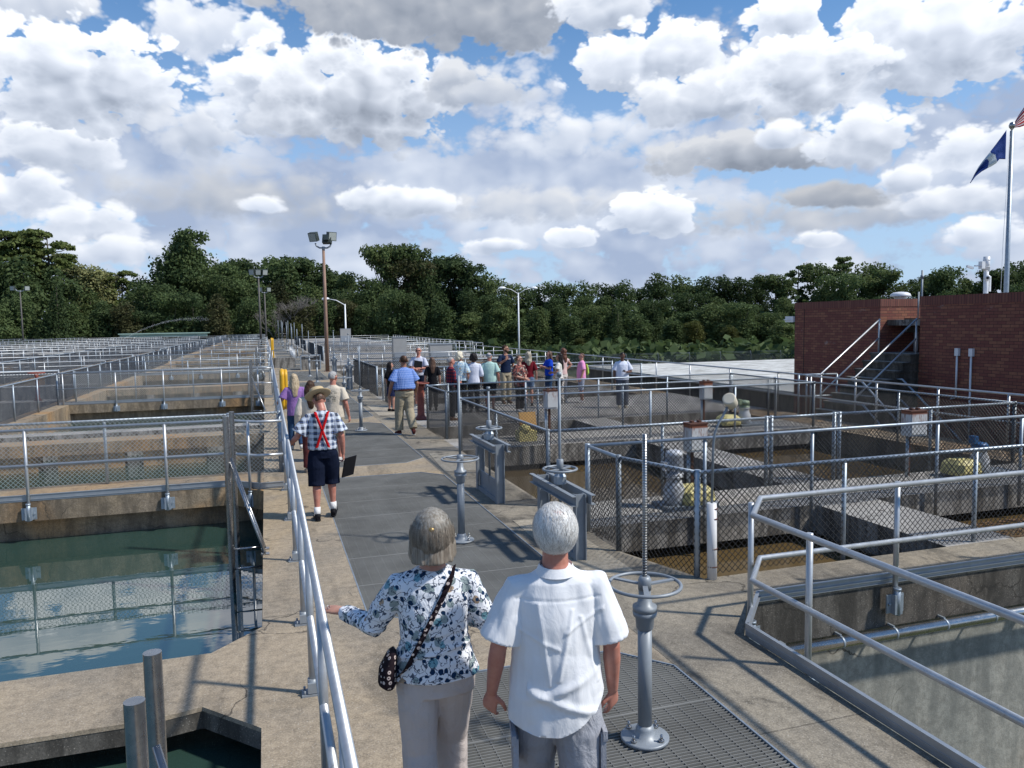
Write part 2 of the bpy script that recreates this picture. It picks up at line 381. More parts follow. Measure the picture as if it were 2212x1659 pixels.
def grating(y0, y1, label):
    o = thing('walkway_grating', label, 'grating', (1.78, y0, 0), 'grating panels let into the walkway')
    bars = MB(); step = .030 if y1 < 21 else (.045 if y1 < 45 else .09); z0, z1 = -.030, -.004
    th = .0026 if step == .03 else step*.12
    y = max(y0, -1.2)+.02
    def lim(y):
        l, r = .76, 2.8
        if y > y1-.42: l = .76 + (y-(y1-.42))/.42*.29
        if y > y1-.40: r = 2.8 - (y-(y1-.40))/.40*.34
        if y < y0+.30: l = max(l, .76 + (y0+.30-y)/.30*.32)
        if y < y0+.42: r = min(r, 2.8 - (y0+.42-y)/.42*.40)
        return l+.006, r-.006
    while y < y1-.01:
        l, r = lim(y); bars.box(l, r, y-th, y+th, z0, z1); y += step
    bars.build('bearing_bars', 'rail_grate', o)
    if y1 < 45:
        rods = MB(); x = .82
        while x < 2.78:
            a, c = y0+.02, y1-.02
            while lim(a)[0] > x or lim(a)[1] < x: a += .02
            while lim(c)[0] > x or lim(c)[1] < x: c -= .02
            rods.box(x-.003, x+.003, max(a, -1.2), c, -.016, -.0085); x += .1
        rods.build('cross_rods', 'rod_grate', o)
        seams = MB(); yy = y1-.92
        while yy > max(y0, 0)+.5: seams.box(*[lim(yy)[0], lim(yy)[1]], yy-.006, yy+.006, -.032, -.0035); yy -= .92
        seams.build('panel_band', 'rail_grate', o)
    fr = MB(); pts = [(.766,y0+.3),(.766,y1-.42),(1.055,y1-.005),(2.455,y1-.005),(2.794,y1-.4),(2.794,y0+.42),(2.4,y0+.005),(1.08,y0+.005),(.766,y0+.3)]
    for i in range(len(pts)-1):
        (ax, ay), (bx, by) = pts[i], pts[i+1]; d = Vector((bx-ax, by-ay, 0))
        fr.obox(((ax+bx)/2, (ay+by)/2, -.018), d/2, Vector((-d.y, d.x, 0)).normalized()*.006, (0, 0, .02))
    fr.build('edge_frame', 'galv', o)
    # support beams under the bars
    sb = MB(); yy = max(y0, -1)+.5
    while yy < y1-.3: sb.box(.76, 2.8, yy-.03, yy+.03, -.15, -.033); yy += 1.1
    sb.build('support_beam', 'galvdark', o)
for i, (a, c) in enumerate(GR):
    grating(a, c, ['steel bar grating under the white haired couple, nearest in the walkway', 'long grating panel around the second pedestal handwheel, ahead of the couple',
                   'grating panel that the man in the blue shirt is walking along', 'grating panel beside the man in the cream shirt'][i] if i < 4 else 'walkway grating, %s counted from the camera' % (ORD+['thirteenth','fourteenth','fifteenth','sixteenth','seventeenth','eighteenth'])[i])

# ------------------------------------------------------------------ basin walls, left
def wall(label, parts, m='ledge', name='basin_wall', cat='concrete wall', group='concrete cross walls of the left basins'):
    b = MB()
    for q in parts:
        if q[0] == 'p': b.prism(q[1], q[2], q[3])
        else: b.box(*q)
    o = b.build(name, m, loc=(0, 0, 0)); return tag(o, label, cat, group)
wall('tan concrete slab between the two nearest green pools, bottom left', [('p', [(-30,5.33),(-.8,5.33),(-.5,5.40),(-.12,4.98),(-.12,6.72),(-.5,6.30),(-30,6.12)], -.03, 0)], 'deck')
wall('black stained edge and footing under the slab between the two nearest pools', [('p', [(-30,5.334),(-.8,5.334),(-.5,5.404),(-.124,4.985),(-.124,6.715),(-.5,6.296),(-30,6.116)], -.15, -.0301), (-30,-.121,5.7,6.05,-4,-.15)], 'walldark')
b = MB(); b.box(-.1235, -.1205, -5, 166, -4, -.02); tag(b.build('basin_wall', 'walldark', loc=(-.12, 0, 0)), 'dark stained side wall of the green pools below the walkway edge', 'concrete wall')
for n in range(9):
    y = 12.95+16.2*n; xl = -6.4
    od = ORD[n]
    wall('rust stained cross wall with guard rail on top, %s from the camera' % od,
         [('p', [(xl,y),(-.62,y),(-.12,y-.55),(-.12,y+1.25),(xl,y+1.1)], -.30, 0), (xl,-.12,y+.22,y+.75,-4,-.30)])
    wall('tan cross wall without rail and with dark openings below, %s from the camera' % od,
         [(xl,-.12,y+6.3,y+7.1,-.26,0)] + [(x, x+1.35, y+6.42, y+6.9, -4, -.26) for x in np.arange(xl+.1, -.6, 1.75)])
    if n: wall('thin cross wall in the middle of the green pools, %s from the camera' % od, [(xl,-.12,y-8.1,y-7.5,-4,-.02)], 'plat')
wall('long rust coloured wall running away along the left edge of the near pools', [(-7.1,-6.4,6,166,-4,.0)], 'ledge', group=None)
for k, x in enumerate((-11.5, -17.5, -24, -31, -40, -52)):
    wall('long tan channel wall on the far left, %s from the walkway' % ORD[k], [(x-.6, x, 14 if k else 8, 166, -4, 0)], 'ledge', group='long channel walls on the far left')
for k, y in enumerate((14.5, 23, 31, 39.5, 47.5, 56, 64, 72, 80, 90, 102, 118, 136, 160)):
    wall('cross wall of the far left channels, %s row from the camera' % (ORD+['thirteenth','fourteenth'])[k], [(-75,-7.1,y,y+1.0,-4,-.004)], 'plat', group='cross walls of the far left channels')
wall('concrete end wall closing off the basins before the trees', [(-80,16.5,164.9,166,-4,.02)], 'plat', group=None)

# ------------------------------------------------------------------ basin walls and platforms, right
RG = 'concrete platforms over the right basins'
lg = thing('basin_wall', 'grey concrete ledge between the fence and the dry tank, right foreground', 'concrete ledge', (4.05, 6, 0))
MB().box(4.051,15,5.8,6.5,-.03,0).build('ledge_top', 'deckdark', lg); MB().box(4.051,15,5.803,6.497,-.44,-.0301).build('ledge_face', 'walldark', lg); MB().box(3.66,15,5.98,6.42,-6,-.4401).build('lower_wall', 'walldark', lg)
wall('pale bare concrete wall of the empty tank, bottom right', [(3.7,15,5.9,5.975,-6,-.445)], 'wallpale', 'tank_wall', 'tank wall', None)
wall('concrete platform carrying the white gearbox motor and the blue motor', [(3.66,13.55,8.62,9.87,-.36,0), (3.66,13.5,9.15,9.4,-4,-.36)], 'plat', 'platform', 'platform', RG)
wall('short grey wall crossing the nearest brown basin behind the guard rail', [(7.12,8.12,6.5,8.62,-.40,-.002), (7.3,7.95,6.5,8.62,-4,-.40)], 'plat', 'basin_wall', 'concrete wall', None)
wall('grey wall top crossing the middle brown basin towards the platform', [(7.55,8.4,9.87,14.9,-.40,-.002), (7.75,8.2,9.87,14.9,-4,-.40)], 'plat', 'basin_wall', 'concrete wall', None)
wall('concrete platform with the pale green motor and yellow gearbox', [(3.66,12.4,14.9,16.5,-.38,0), (3.66,12.4,15.5,15.9,-4,-.38)], 'plat', 'platform', 'platform', RG)
wall('narrow wall between the open pits in front of the visitors', [(7.6,8.5,16.5,18.5,-.40,-.002)], 'plat', 'basin_wall', 'concrete wall', None)
wall('wide concrete platform on which the tour group stands', [(3.66,13.55,18.5,24,-.45,0), (3.66,13.5,19.2,23.4,-4,-.45)], 'plat', 'platform', 'platform', RG)
wall('concrete walk along the brick building outside the fenced basins', [(12.3,13.55,6.5,18.5,-4,-.001), (12.3,13.55,24,54,-4,-.001)], 'ledge', 'platform', 'platform', None)
for k, (a, c) in enumerate(((26, 27.5), (31.5, 33), (34.5, 39.4), (44, 46), (50, 55))):
    wall('concrete platform beyond the tour group, %s after the group' % ORD[k], [(3.66,12.4,a,c,-.4,0), (3.66,12.4,a+.4,a+.8,-4,-.4)], 'plat', 'platform', 'platform', 'concrete platforms behind the tour group')
for k, (x, a, c) in enumerate(((7.6, 24, 26), (7.6, 27.5, 31.5), (8.5, 39.4, 44))):
    wall('narrow pit wall beyond the tour group, %s after the group' % ORD[k], [(x,x+.8,a,c,-.4,-.002)], 'plat', 'basin_wall', 'concrete wall', 'pit walls beyond the tour group')
b = MB(); b.box(3.66, 17, 55, 166, -4, -.001); tag(b.build('pavement', 'plat'), kind='structure')
# dry tank floor (seen only from aside)
b = MB(); b.box(3.6, 15, -5, 5.9, -6.2, -5.8); tag(b.build('tank_floor', 'wallpale'), kind='structure')

# ------------------------------------------------------------------ rails and fences
POSTS = {}
def post_mesh(r, z0, z1, m, n=10):
    key = (r, z0, z1, m)
    if key not in POSTS:
        b = MB(); b.path([(0,0,z0),(0,0,z1)], r, n); me = b.mesh('post'); me.materials.append(M[m]); POSTS[key] = me
    return POSTS[key]
def plate_mesh(kind):
    if kind not in POSTS:
        b = MB()
        if kind == 'flange':
            b.box(-.075,.075,-.055,.055,0,.014); b.path([(0,0,.01),(0,0,.11)], .034, 12)
            for dx, dy in ((-.055,-.035),(.055,-.035),(-.055,.035),(.055,.035)): b.path([(dx,dy,.01),(dx,dy,.04)], .009, 6)
            b.box(-.034,.034,-.05,-.03,.02,.09)
        else:
            b.box(-.10,.10,-.004,.008,-.27,-.09); b.box(-.045,.045,-.052,-.004,-.275,-.085); b.path([(0,-.028,-.285),(0,-.028,-.02)], .031, 12); b.path([(0,-.028,-.045),(0,-.028,-.02)], .036, 12)
            b.path([(-.072,-.004,-.18),(-.072,-.022,-.18)], .013, 6); b.path([(.072,-.004,-.18),(.072,-.022,-.18)], .013, 6)
        me = b.mesh('base_plate'); me.materials.append(M['paint' if kind == 'flange' else 'galv']); POSTS[kind] = me
    return POSTS[kind]

def guard_rail(label, pts, group=None, r=.021, h=1.07, mid=.54, spacing=1.85, posts=None, plates=None, kick=False, m='alu', z=0, zb=0, post_m=None, pole_n=10, ends=True):
    """two-rail pipe guard rail along a poly-line of (x, y)"""
    o = thing('guard_rail', label, 'guard rail', (pts[0][0], pts[0][1], z), group)
    for nm, hh in (('top_rail', h), ('mid_rail', mid)):
        if hh is None: continue
        b = MB(); b.path([(x, y, z+hh) for x, y in pts], r, pole_n)
        # couplings along the pipe
        b.build(nm, m, o)
    if posts is None:
        posts = []
        for (a, c) in zip(pts[:-1], pts[1:]):
            L = math.dist(a, c); k = max(1, round(L/spacing))
            for i in range(k): posts.append((a[0]+(c[0]-a[0])*i/k, a[1]+(c[1]-a[1])*i/k))
        posts.append(pts[-1])
    pm = post_mesh(r*1.02, zb, h, post_m or m, 8)
    for (x, y) in posts:
        p = link_copy(pm, 'post', o, (x, y, z))
        if plates:
            f = bpy.data.objects.new('base_plate', plate_mesh(plates)); COL.objects.link(f); f.parent = p
    if kick:
        b = MB()
        for (a, c) in zip(pts[:-1], pts[1:]):
            d = Vector((c[0]-a[0], c[1]-a[1], 0)); nn = Vector((-d.y, d.x, 0)).normalized()
            mid_ = Vector(((a[0]+c[0])/2, (a[1]+c[1])/2, z+.052)) + nn*kick
            b.obox(mid_, d/2, nn*.004, (0,0,.048)); b.obox(mid_+Vector((0,0,.046)), d/2, nn*.014, (0,0,.004)); b.obox(mid_+Vector((0,0,-.02)), d/2, nn*.012, (0,0,.004))
        b.build('kick_plate', 'kick', o)
    return o

def link_mesh(b, p0, p1, z0, z1, pitch=.056, r=.0024, off=(0, 0)):
    a = Vector((p0[0]+off[0], p0[1]+off[1], 0)); c = Vector((p1[0]+off[0], p1[1]+off[1], 0)); L = (c-a).length; d = (c-a)/L; H = z1-z0
    nrm = Vector((-d.y, d.x, 0)); k = -int(H/pitch)-1
    while k*pitch < L:
        for sgn in (1, -1):
            s0 = k*pitch; s1 = s0+H   # along-distance at bottom and top
            lo, hi = 0.0, 1.0
            if s0 < 0: lo = -s0/H
            if s1 > L: hi = (L-s0)/H
            if hi > lo:
                q0, q1 = s0+H*lo, s0+H*hi
                za, zc = (z0+H*lo, z0+H*hi) if sgn > 0 else (z1-H*lo, z1-H*hi)
                o2 = nrm*(.0018*sgn)
                b.rod(a+d*q0+Vector((0,0,za))+o2, a+d*q1+Vector((0,0,zc))+o2, r, nrm)
        k += 1

def fence(label, pts, group=None, side=1, h=1.05, spacing=2.2, posts=None, r=.024, z=0, zb=0, black=True, pitch=.070, wr=.0041, bottom=.02, gate_gaps=(), low=None, corner_caps=True):
    o = thing('chain_link_fence', label, 'fence', (pts[0][0], pts[0][1], z), group)
    b = MB()
    for (a, c) in zip(pts[:-1], pts[1:]):
        d = Vector((c[0]-a[0], c[1]-a[1], 0)).normalized()*.03
        b.path([(a[0]+d.x, a[1]+d.y, z+h), (c[0]-d.x, c[1]-d.y, z+h)], r*.86, 10)
        L = math.dist(a, c); k = int(L/.42)      # wire ties round the rail
        for i in range(1, k):
            if L > 14: break
            q = Vector((a[0], a[1], z+h)).lerp(Vector((c[0], c[1], z+h)), i/k); b.path([q-d*.12, q+d*.12], r*.96, 8)
    b.build('top_rail', 'galv', o)
    if posts is None:
        posts = []
        for (a, c) in zip(pts[:-1], pts[1:]):
            L = math.dist(a, c); k = max(1, round(L/spacing))
            for i in range(k): posts.append((a[0]+(c[0]-a[0])*i/k, a[1]+(c[1]-a[1])*i/k))
        posts.append(pts[-1])
    ends = {tuple(p) for p in pts}
    for p in posts:
        big = tuple(p) in ends
        link_copy(post_mesh(r*1.3 if big else r, zb, h+(.03 if big else -.02), 'galv'), 'post', o, (p[0], p[1], z))
    b = MB()
    for (a, c) in zip(pts[:-1], pts[1:]):
        d = Vector((c[0]-a[0], c[1]-a[1])).normalized(); nn = (-d.y*.03*side, d.x*.03*side)
        link_mesh(b, a, c, z+(bottom if low is None else low), z+h+.018, pitch, wr, nn)
    b.build('wire_mesh', black if isinstance(black, str) else ('black' if black else 'wiregrey'), o)
    return o

# --- left: the rail that runs the length of the walkway
lp = [-2.6, -.2, 1.3, 2.75, 4.05, 5.35, 6.67, 8.54, 10.4, 12.35]; lp += [14.2+1.95*i for i in range(76)]
guard_rail('long aluminium guard rail along the left edge of the walkway', [(.22,-2.6),(.22,162)], None, .024, posts=[(.22, y) for y in lp], plates='flange', pole_n=14)
for n in range(9):
    y = 12.95+16.2*n; od = ORD[n]
    if n < 3:
        guard_rail('aluminium guard rail on the rusty cross wall in the left basins, %s from the camera' % od, [(-6.7,y-.03),(-.62,y-.03),(-.19,y-.42),(.19,y-.42)], 'rails on the cross walls',
                   posts=[(-6.55,y-.03),(-4.95,y-.03),(-3.45,y-.03),(-1.55,y-.03),(-.32,y-.32)], plates='side', zb=-.2, kick=.03, r=.0225)
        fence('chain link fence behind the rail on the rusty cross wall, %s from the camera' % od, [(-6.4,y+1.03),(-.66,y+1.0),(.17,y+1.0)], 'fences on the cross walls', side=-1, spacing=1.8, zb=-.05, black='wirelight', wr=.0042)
    else:
        guard_rail('aluminium guard rail on the rusty cross wall in the left basins, %s from the camera' % od, [(-6.7,y),(-.62,y),(.19,y-.3)], 'rails on the cross walls', zb=-.1)
    guard_rail('thin two-rail barrier across the left basins, %s one without wire mesh' % od, [(-6.9,y+19.4-11),(.1,y+19.4-11)], 'rails between the rusty walls', spacing=1.9, m='galv') if n > 0 else None
LR = 'long rails of the left channels'
fence('long wire fence above the rust coloured wall at the left of the near pools', [(-6.75,8),(-6.75,60)], LR, side=1, spacing=2.4, black=False, pitch=.09, wr=.0055)
fence('far stretch of wire fence above the rust coloured wall', [(-7.2,60),(-7.2,164)], LR, side=1, spacing=3, black=False, pitch=.16, wr=.011)
for k, x in enumerate((-11.8, -17.8, -24.3)):
    fence('long wire fence of the far left channels, %s from the walkway' % ORD[k+1], [(x,13 + 3*k),(x,164)], LR, side=1, spacing=2.6, black=False, pitch=.16, wr=.011)
for k, x in enumerate((-31.3, -40.3, -52.3)):
    guard_rail('long pipe rail of the outermost left channels, %s from the walkway' % ORD[k+4], [(x,20),(x,164)], LR, spacing=3, m='galv')
for k, y in enumerate((14.5, 23, 31, 39.5, 47.5, 56, 64, 72, 80, 90, 102, 118, 136, 160)):
    guard_rail('cross rail of the far left channels, %s row from the camera' % (ORD+['thirteenth','fourteenth'])[k], [(-72,y+.1),(-7.1,y+.1)], 'cross rails of the far left channels', spacing=2.5 if y < 50 else 3.2, m='alu')
    if y < 60 and k % 2 == 0:
        fence('dark wire fence across the far left channels beside the %s cross rail' % ORD[k], [(-36,y+.95),(-7.3,y+.95)], 'wire fences across the far left channels', black=False, pitch=.1, wr=.006, spacing=2.6)
guard_rail('far end rail closing the left basins before the trees', [(-.3,163.5),(-75,165)], None, spacing=3)
guard_rail('far end rail across the end of the walkway', [(.2,162),(4.6,162)], None, spacing=2)

# --- right foreground: rail round the dry tank
guard_rail('heavy aluminium guard rail around the empty tank, right foreground', [(3.62,-1.5),(3.62,5.12),(4.03,5.60),(13.4,5.62)], None, .0245, h=1.0, mid=.47,
           posts=[(3.62,.4),(3.62,2.5),(3.70,4.55),(3.87,5.5),(5.64,5.72),(7.7,5.72),(9.8,5.72)], plates='side', zb=-.2, m='alu', pole_n=16)
o = thing('kick_plate', 'grey aluminium kick plate along the foot of the rail round the empty tank', 'kick plate', (3.6, 5.2, 0))
b = MB()
for (a, c) in (((3.62,-2),(3.62,5.2)), ((3.62,5.2),(4.15,5.80)), ((4.15,5.80),(14,5.80))):
    d = Vector((c[0]-a[0], c[1]-a[1], 0)); nn = Vector((-d.y, d.x, 0)).normalized(); mm = Vector(((a[0]+c[0])/2, (a[1]+c[1])/2, .045))
    b.obox(mm, d/2, nn*.004, (0,0,.05))
    for dz, w in ((.048, .016), (-.002, .02), (-.045, .012)): b.obox(mm+Vector((0,0,dz))-nn*w*.6, d/2, nn*w, (0,0,.0035))
b.build('channel', 'kick', o)
o = thing('pipe', 'shiny steel water pipe clamped under the ledge of the empty tank', 'pipe', (4.3, 5.70, -.47))
b = MB(); b.path([(3.8,5.72,-.475),(14,5.72,-.475)], .052, 20); b.build('barrel', 'shinypipe', o)
b = MB()
for x in np.arange(4.4, 13, .62): b.path([(x-.012,5.72,-.475),(x+.012,5.72,-.475)], .056, 16); b.box(x-.01,x+.01,5.72,5.80,-.425,-.405)
b.build('clamp', 'galv', o)

# --- right: chain link fences round the basins
FG = 'black mesh fences of the right basins'
fence('black mesh fence in front of the nearest brown basin, running to the right edge', [(3.66,7.64),(4.0,6.57),(13.2,6.55)], FG, side=-1, posts=[(3.66,7.64),(4.0,6.57),(5.75,6.55),(7.55,6.55),(9.8,6.55),(12,6.55)], zb=-.12)
fence('black mesh fence between the big gate frame and the chamfered corner', [(3.66,8.5),(3.66,7.64)], FG, side=1)
fence('mesh fence on the near edge of the platform with the white motor', [(3.66,8.5),(12.6,8.52)], FG, side=1, posts=[(5.3,8.53),(6.95,8.53),(9.1,8.53),(10.7,8.53)], zb=-.3)
fence('mesh fence on the far edge of the platform with the white motor, with a gate', [(3.66,9.87),(7.2,9.87),(7.29,9.87),(8.45,9.87),(8.55,9.87),(12.2,9.87)], FG, side=-1, zb=-.15)
fence('dark mesh fence along the walkway beside the tall slide gate frame', [(3.66,9.87),(3.66,14.9)], FG, side=1)
fence('mesh fence on the near edge of the platform with the yellow gearbox', [(3.66,14.95),(12.2,14.95)], FG, side=1, zb=-.25)
fence('mesh fence on the far edge of the platform with the yellow gearbox', [(3.74,16.5),(12.3,16.5)], FG, side=-1, zb=-.15)
fence('short mesh fence by the red valve pedestal', [(3.74,16.5),(3.70,18.4),(4.25,18.55)], FG, side=1, spacing=3)
fence('mesh fence in front of the tour group', [(4.25,18.55),(12.35,18.5)], FG, side=1, zb=-.15)
fence('mesh fence at the right end of the brown basins, parallel to the brick building', [(12.2,6.6),(12.2,9.87),(12.2,14.95),(12.3,18.5)], FG, side=1)
fence('short mesh fence at the walkway behind the man in the blue shirt', [(3.72,24.0),(3.72,25.4)], FG, side=1)
fence('mesh fence behind the tour group', [(3.72,24.05),(12.4,24.05)], FG, side=-1)
fence('mesh fence behind the tour group, across the next platform', [(3.74,26.2),(12.3,26.2)], FG, side=1)
fence('black mesh fence along the walkway beyond the tour group', [(3.74,27.6),(3.70,34.6)], FG, side=1)
fence('mesh fence beyond the tour group, start of the second platform', [(3.74,31.6),(12.3,31.6)], FG, side=1, pitch=.08, wr=.006)
fence('mesh fence beyond the tour group, end of the second platform', [(3.74,34.6),(12.3,34.6)], FG, side=-1, pitch=.08, wr=.006)
guard_rail('two-rail barrier beyond the cabinets on the right', [(3.9,39.4),(12.6,39.4)], None, m='alu')
for k, (a, c) in enumerate(((56, 62), (66, 76), (80, 92), (96, 110))):
    fence('black mesh fence along the far walkway, %s after the rusty lamp post' % ORD[k], [(3.85,a),(3.85,c)], 'mesh fences along the far walkway', side=1, pitch=.14, wr=.011)
guard_rail('sloping aluminium rail at the start of the far right block', [(3.4,45),(4.9,39.5)], None)
guard_rail('long guard rail between the right basins and the flat roof, ending at the brick building', [(13.5,53),(13.5,18.0)], None, r=.024, mid=.5, spacing=2.4, m='alu')
guard_rail('aluminium rail of the far right block, nearest cross rail', [(4.2,54),(15.6,56)], 'cross rails of the far right block')
for k, y in enumerate((62, 70, 80, 92, 108)):
    guard_rail('aluminium rail of the far right block, %s cross rail' % ORD[k+1], [(4.0,y),(16.4,y)], 'cross rails of the far right block', spacing=2.4)
guard_rail('long outer rail of the far right block against the dark trees', [(17.4,110),(15.6,56)], None, spacing=2.2)
fence('mesh fence inside the far right block', [(4.2,58),(14,58)], 'mesh fences inside the far right block', pitch=.14, wr=.010)
fence('second mesh fence inside the far right block', [(4.2,74),(14,74)], 'mesh fences inside the far right block', pitch=.16, wr=.012)
# rails on the walk beside the brick building
guard_rail('guard rail between the fenced basins and the brick building', [(13.32,5.8),(13.32,16.6)], None, r=.024, posts=[(13.32, y) for y in (5.8,7.6,9.3,10.9,12.5,14.2,16.6)], m='alu')
guard_rail('short weathered rail at the foot of the brick building stairs', [(13.35,16.95),(14.4,16.75)], None, r=.024, mid=.5, spacing=2, m='galv')

# enclosure over the recessed steps on the far walkway
guard_rail('pipe rail enclosure standing on the walkway in front of the concrete box', [(.35,49.2),(1.62,49.2),(1.70,49.8),(1.70,60),(.3,60)], None, spacing=1.6)
b = MB(); b.box(.3, 1.66, 49.0, 49.3, -.01, .62); tag(b.build('plinth', 'plat', loc=(1, 49.2, 0)), 'low concrete plinth under the pipe rail enclosure', 'plinth')
o = thing('concrete_box', 'square concrete box with steel corner posts on the far walkway', 'concrete box', (2.45, 46.6, 0))
b = MB(); b.box(1.93, 2.95, 46.1, 47.1, 0, .78); b.build('body', 'plat', o)
b = MB()
for x in (1.89, 2.99): b.box(x-.03, x+.03, 46.0, 46.1, 0, .88)
b.box(1.89, 2.99, 46.0, 46.08, .82, .88); b.build('steel_frame', 'galv', o)

# fallen leaves and scum floating in the right hand corner of the nearest brown basin
rnd = random.Random(11); b = MB()
for k in range(2600):
    x = 8.3 + 3.8*rnd.random()**.8; y = 6.7 + 1.8*rnd.random(); a = rnd.uniform(0, 6.28); s = rnd.uniform(.018, .05); z = WR + .006 + rnd.random()*.02; c_, s_ = math.cos(a)*s, math.sin(a)*s
    b.add([(x-c_,y-s_,z),(x+s_*.5,y-c_*.5,z+.006*rnd.random()),(x+c_,y+s_,z+.01*rnd.random()),(x-s_*.5,y+c_*.5,z)], [(0,1,2,3)])
tag(b.build('fallen_leaves', metalmat('dry brown leaves', (.20, .11, .05), .8, 0, .8, 30)), 'brown fallen leaves floating in the corner of the nearest basin', 'leaves', None, 'stuff')

# ================================================================== EQUIPMENT
def pedestal(label, x, y, stem=1.9, wheel_r=.215, wz=.975, dia=.032, spokes=3, stem_m='galvdark', group='pedestal handwheels on the walkway'):
    o = thing('valve_pedestal', label, 'handwheel stand', (x, y, 0), group)
    b = MB(); b.lathe([(.148,0),(.148,.016),(.140,.020),(.062,.022),(.056,.065),(.044,.09)], (x, y, 0), 28); b.build('base_flange', 'paint', o)
    for k in range(4):
        b = MB(); a = k*math.pi/2+.5; b.path([(x+.118*math.cos(a), y+.118*math.sin(a), .02), (x+.118*math.cos(a), y+.118*math.sin(a), .065)], .009, 6)
        b.path([(x+.118*math.cos(a), y+.118*math.sin(a), .022), (x+.118*math.cos(a), y+.118*math.sin(a), .036)], .018, 6); b.build('anchor_bolt', 'steel', o)
    b = MB(); b.path([(x,y,.08),(x,y,.70)], .0425, 24); b.build('column', 'paint', o)
    b = MB(); b.lathe([(.044,.69),(.052,.70),(.057,.76),(.071,.775),(.073,.80),(.062,.803),(.073,.806),(.073,.835),(.046,.845),(.042,.875),(.035,.88),(.038,.94),(.032,.95)], (x,y,0), 24)
    b.build('bearing_head', 'paint', o)
    w = MB(); w.torus((x,y,wz), wheel_r, .011, 48, 8)
    w.lathe([(.040,wz-.03),(.040,wz+.03),(.030,wz+.05),(.024,wz+.052)], (x,y,0), 16)
    for k in range(spokes):
        a = k*2*math.pi/spokes+2.2; d = Vector((math.cos(a), math.sin(a), 0)); nn = Vector((-d.y, d.x, 0))
        w.obox(Vector((x,y,wz)) + d*(wheel_r*.5+.02), d*(wheel_r*.5-.02), nn*.015, (0,0,.005))
    w.build('handwheel', 'paint', o)
    b = MB(); b.path([(x,y,wz+.02),(x,y,stem)], dia/2, 12)
    if stem_m == 'steel':       # threaded stem
        z = wz+.06
        while z < stem-.01: b.path([(x,y,z),(x,y,z+.006)], dia/2+.0018, 10); z += .016
    b.build('stem', stem_m, o)
    return o
pedestal('pedestal handwheel with threaded stem beside the white haired man, nearest of all', 2.12, 4.07, 1.88, .215, .965, .028, 3, 'steel')
p2_ = pedestal('pedestal handwheel standing in the grating ahead of the couple', 2.11, 8.65, 1.95, .215)
for (x, y, st, lb) in ((2.12, 18.7, 2.05, 'pedestal handwheel on the grating left of the man in the blue shirt'),
                       (2.2, 23.5, 1.3, 'pedestal handwheel behind the man in the cream shirt'),
                       (2.15, 35.6, 1.95, 'right one of the two slim pedestals before the concrete box'),
                       (2.05, 39.9, 2.3, 'left one of the two slim pedestals before the concrete box')):
    c = copy_tree(p2_); c.location = (x, y, 0); c['label'] = lb
    for ch in c.children:
        if ch.name.startswith('stem'):
            ch.scale.z = 1; b = MB(); b.path([(0,0,.98),(0,0,st)], .016, 10); me = b.mesh('stem'); me.materials.append(M['galvdark']); ch.data = me

def gate_frame(label, x, y0, y1, h, wheel_r=.27, stem_top=1.6, group='slide gate frames along the right edge of the walkway', low=0):
    o = thing('slide_gate', label, 'slide gate frame', (x, (y0+y1)/2, 0), group); ym = (y0+y1)/2
    for yy, s in ((y0, -1), (y1, 1)):
        b = MB(); b.box(x-.055, x+.055, yy-.006, yy+.006, 0, h); b.box(x-.06, x-.05, yy-.045, yy+.045, 0, h); b.box(x+.05, x+.06, yy-.045, yy+.045, 0, h)
        b.build('upright', 'paint', o)
    b = MB()
    for sx in (-.085, .085):
        b.box(x+sx-.004, x+sx+.004, y0-.12, y1+.12, h-.10, h); 
        s = 1 if sx > 0 else -1
        b.box(min(x+sx, x+sx+s*.05), max(x+sx, x+sx+s*.05), y0-.12, y1+.12, h-.003, h+.005)
        b.box(min(x+sx, x+sx+s*.05), max(x+sx, x+sx+s*.05), y0-.12, y1+.12, h-.10, h-.093)
    b.build('crossbeam', 'paint', o)
    b = MB(); b.box(x-.05, x+.05, y0, y1, 0, .06); b.box(x-.012, x+.012, y0+.03, y1-.03, .06, .30); b.build('gate_leaf', 'paint', o)
    b = MB(); b.lathe([(.075,h+.005),(.075,h+.09),(.05,h+.12),(.05,h+.15)], (x,ym,0), 8, False); b.build('gearbox', 'galv', o)
    w = MB(); wz = h+.17; w.torus((x,ym,wz), wheel_r, .014, 40, 8); w.lathe([(.04,wz-.03),(.04,wz+.11),(.03,wz+.115)], (x,ym,0), 12)
    for k in range(4):
        a = k*math.pi/2+.5; d = Vector((math.cos(a), math.sin(a), 0)); w.obox(Vector((x,ym,wz))+d*wheel_r*.5, d*wheel_r*.5, Vector((-d.y,d.x,0))*.016, (0,0,.008))
    w.build('handwheel', 'paint', o)
    b = MB(); b.path([(x,ym,.2),(x,ym,stem_top)], .0165, 12); b.lathe([(.028,stem_top-.03),(.028,stem_top+.02)], (x,ym,0), 10); b.build('stem', 'galvdark', o)
gate_frame('open steel slide gate frame with handwheel, right of the second pedestal', 3.08, 10.28, 11.32, .84, .185, 1.60)
gate_frame('big steel slide gate frame with handwheel behind the white haired man', 3.12, 7.47, 8.60, .72, .19, 1.97)
gate_frame('slide gate frame by the black mesh fence beyond the tour group', 3.16, 30.9, 32.1, .95, .2, 2.2)
gate_frame('slide gate frame closest to the sloping rail and rusty lamp post', 3.1, 37.2, 38.4, .95, .2, 2.3)
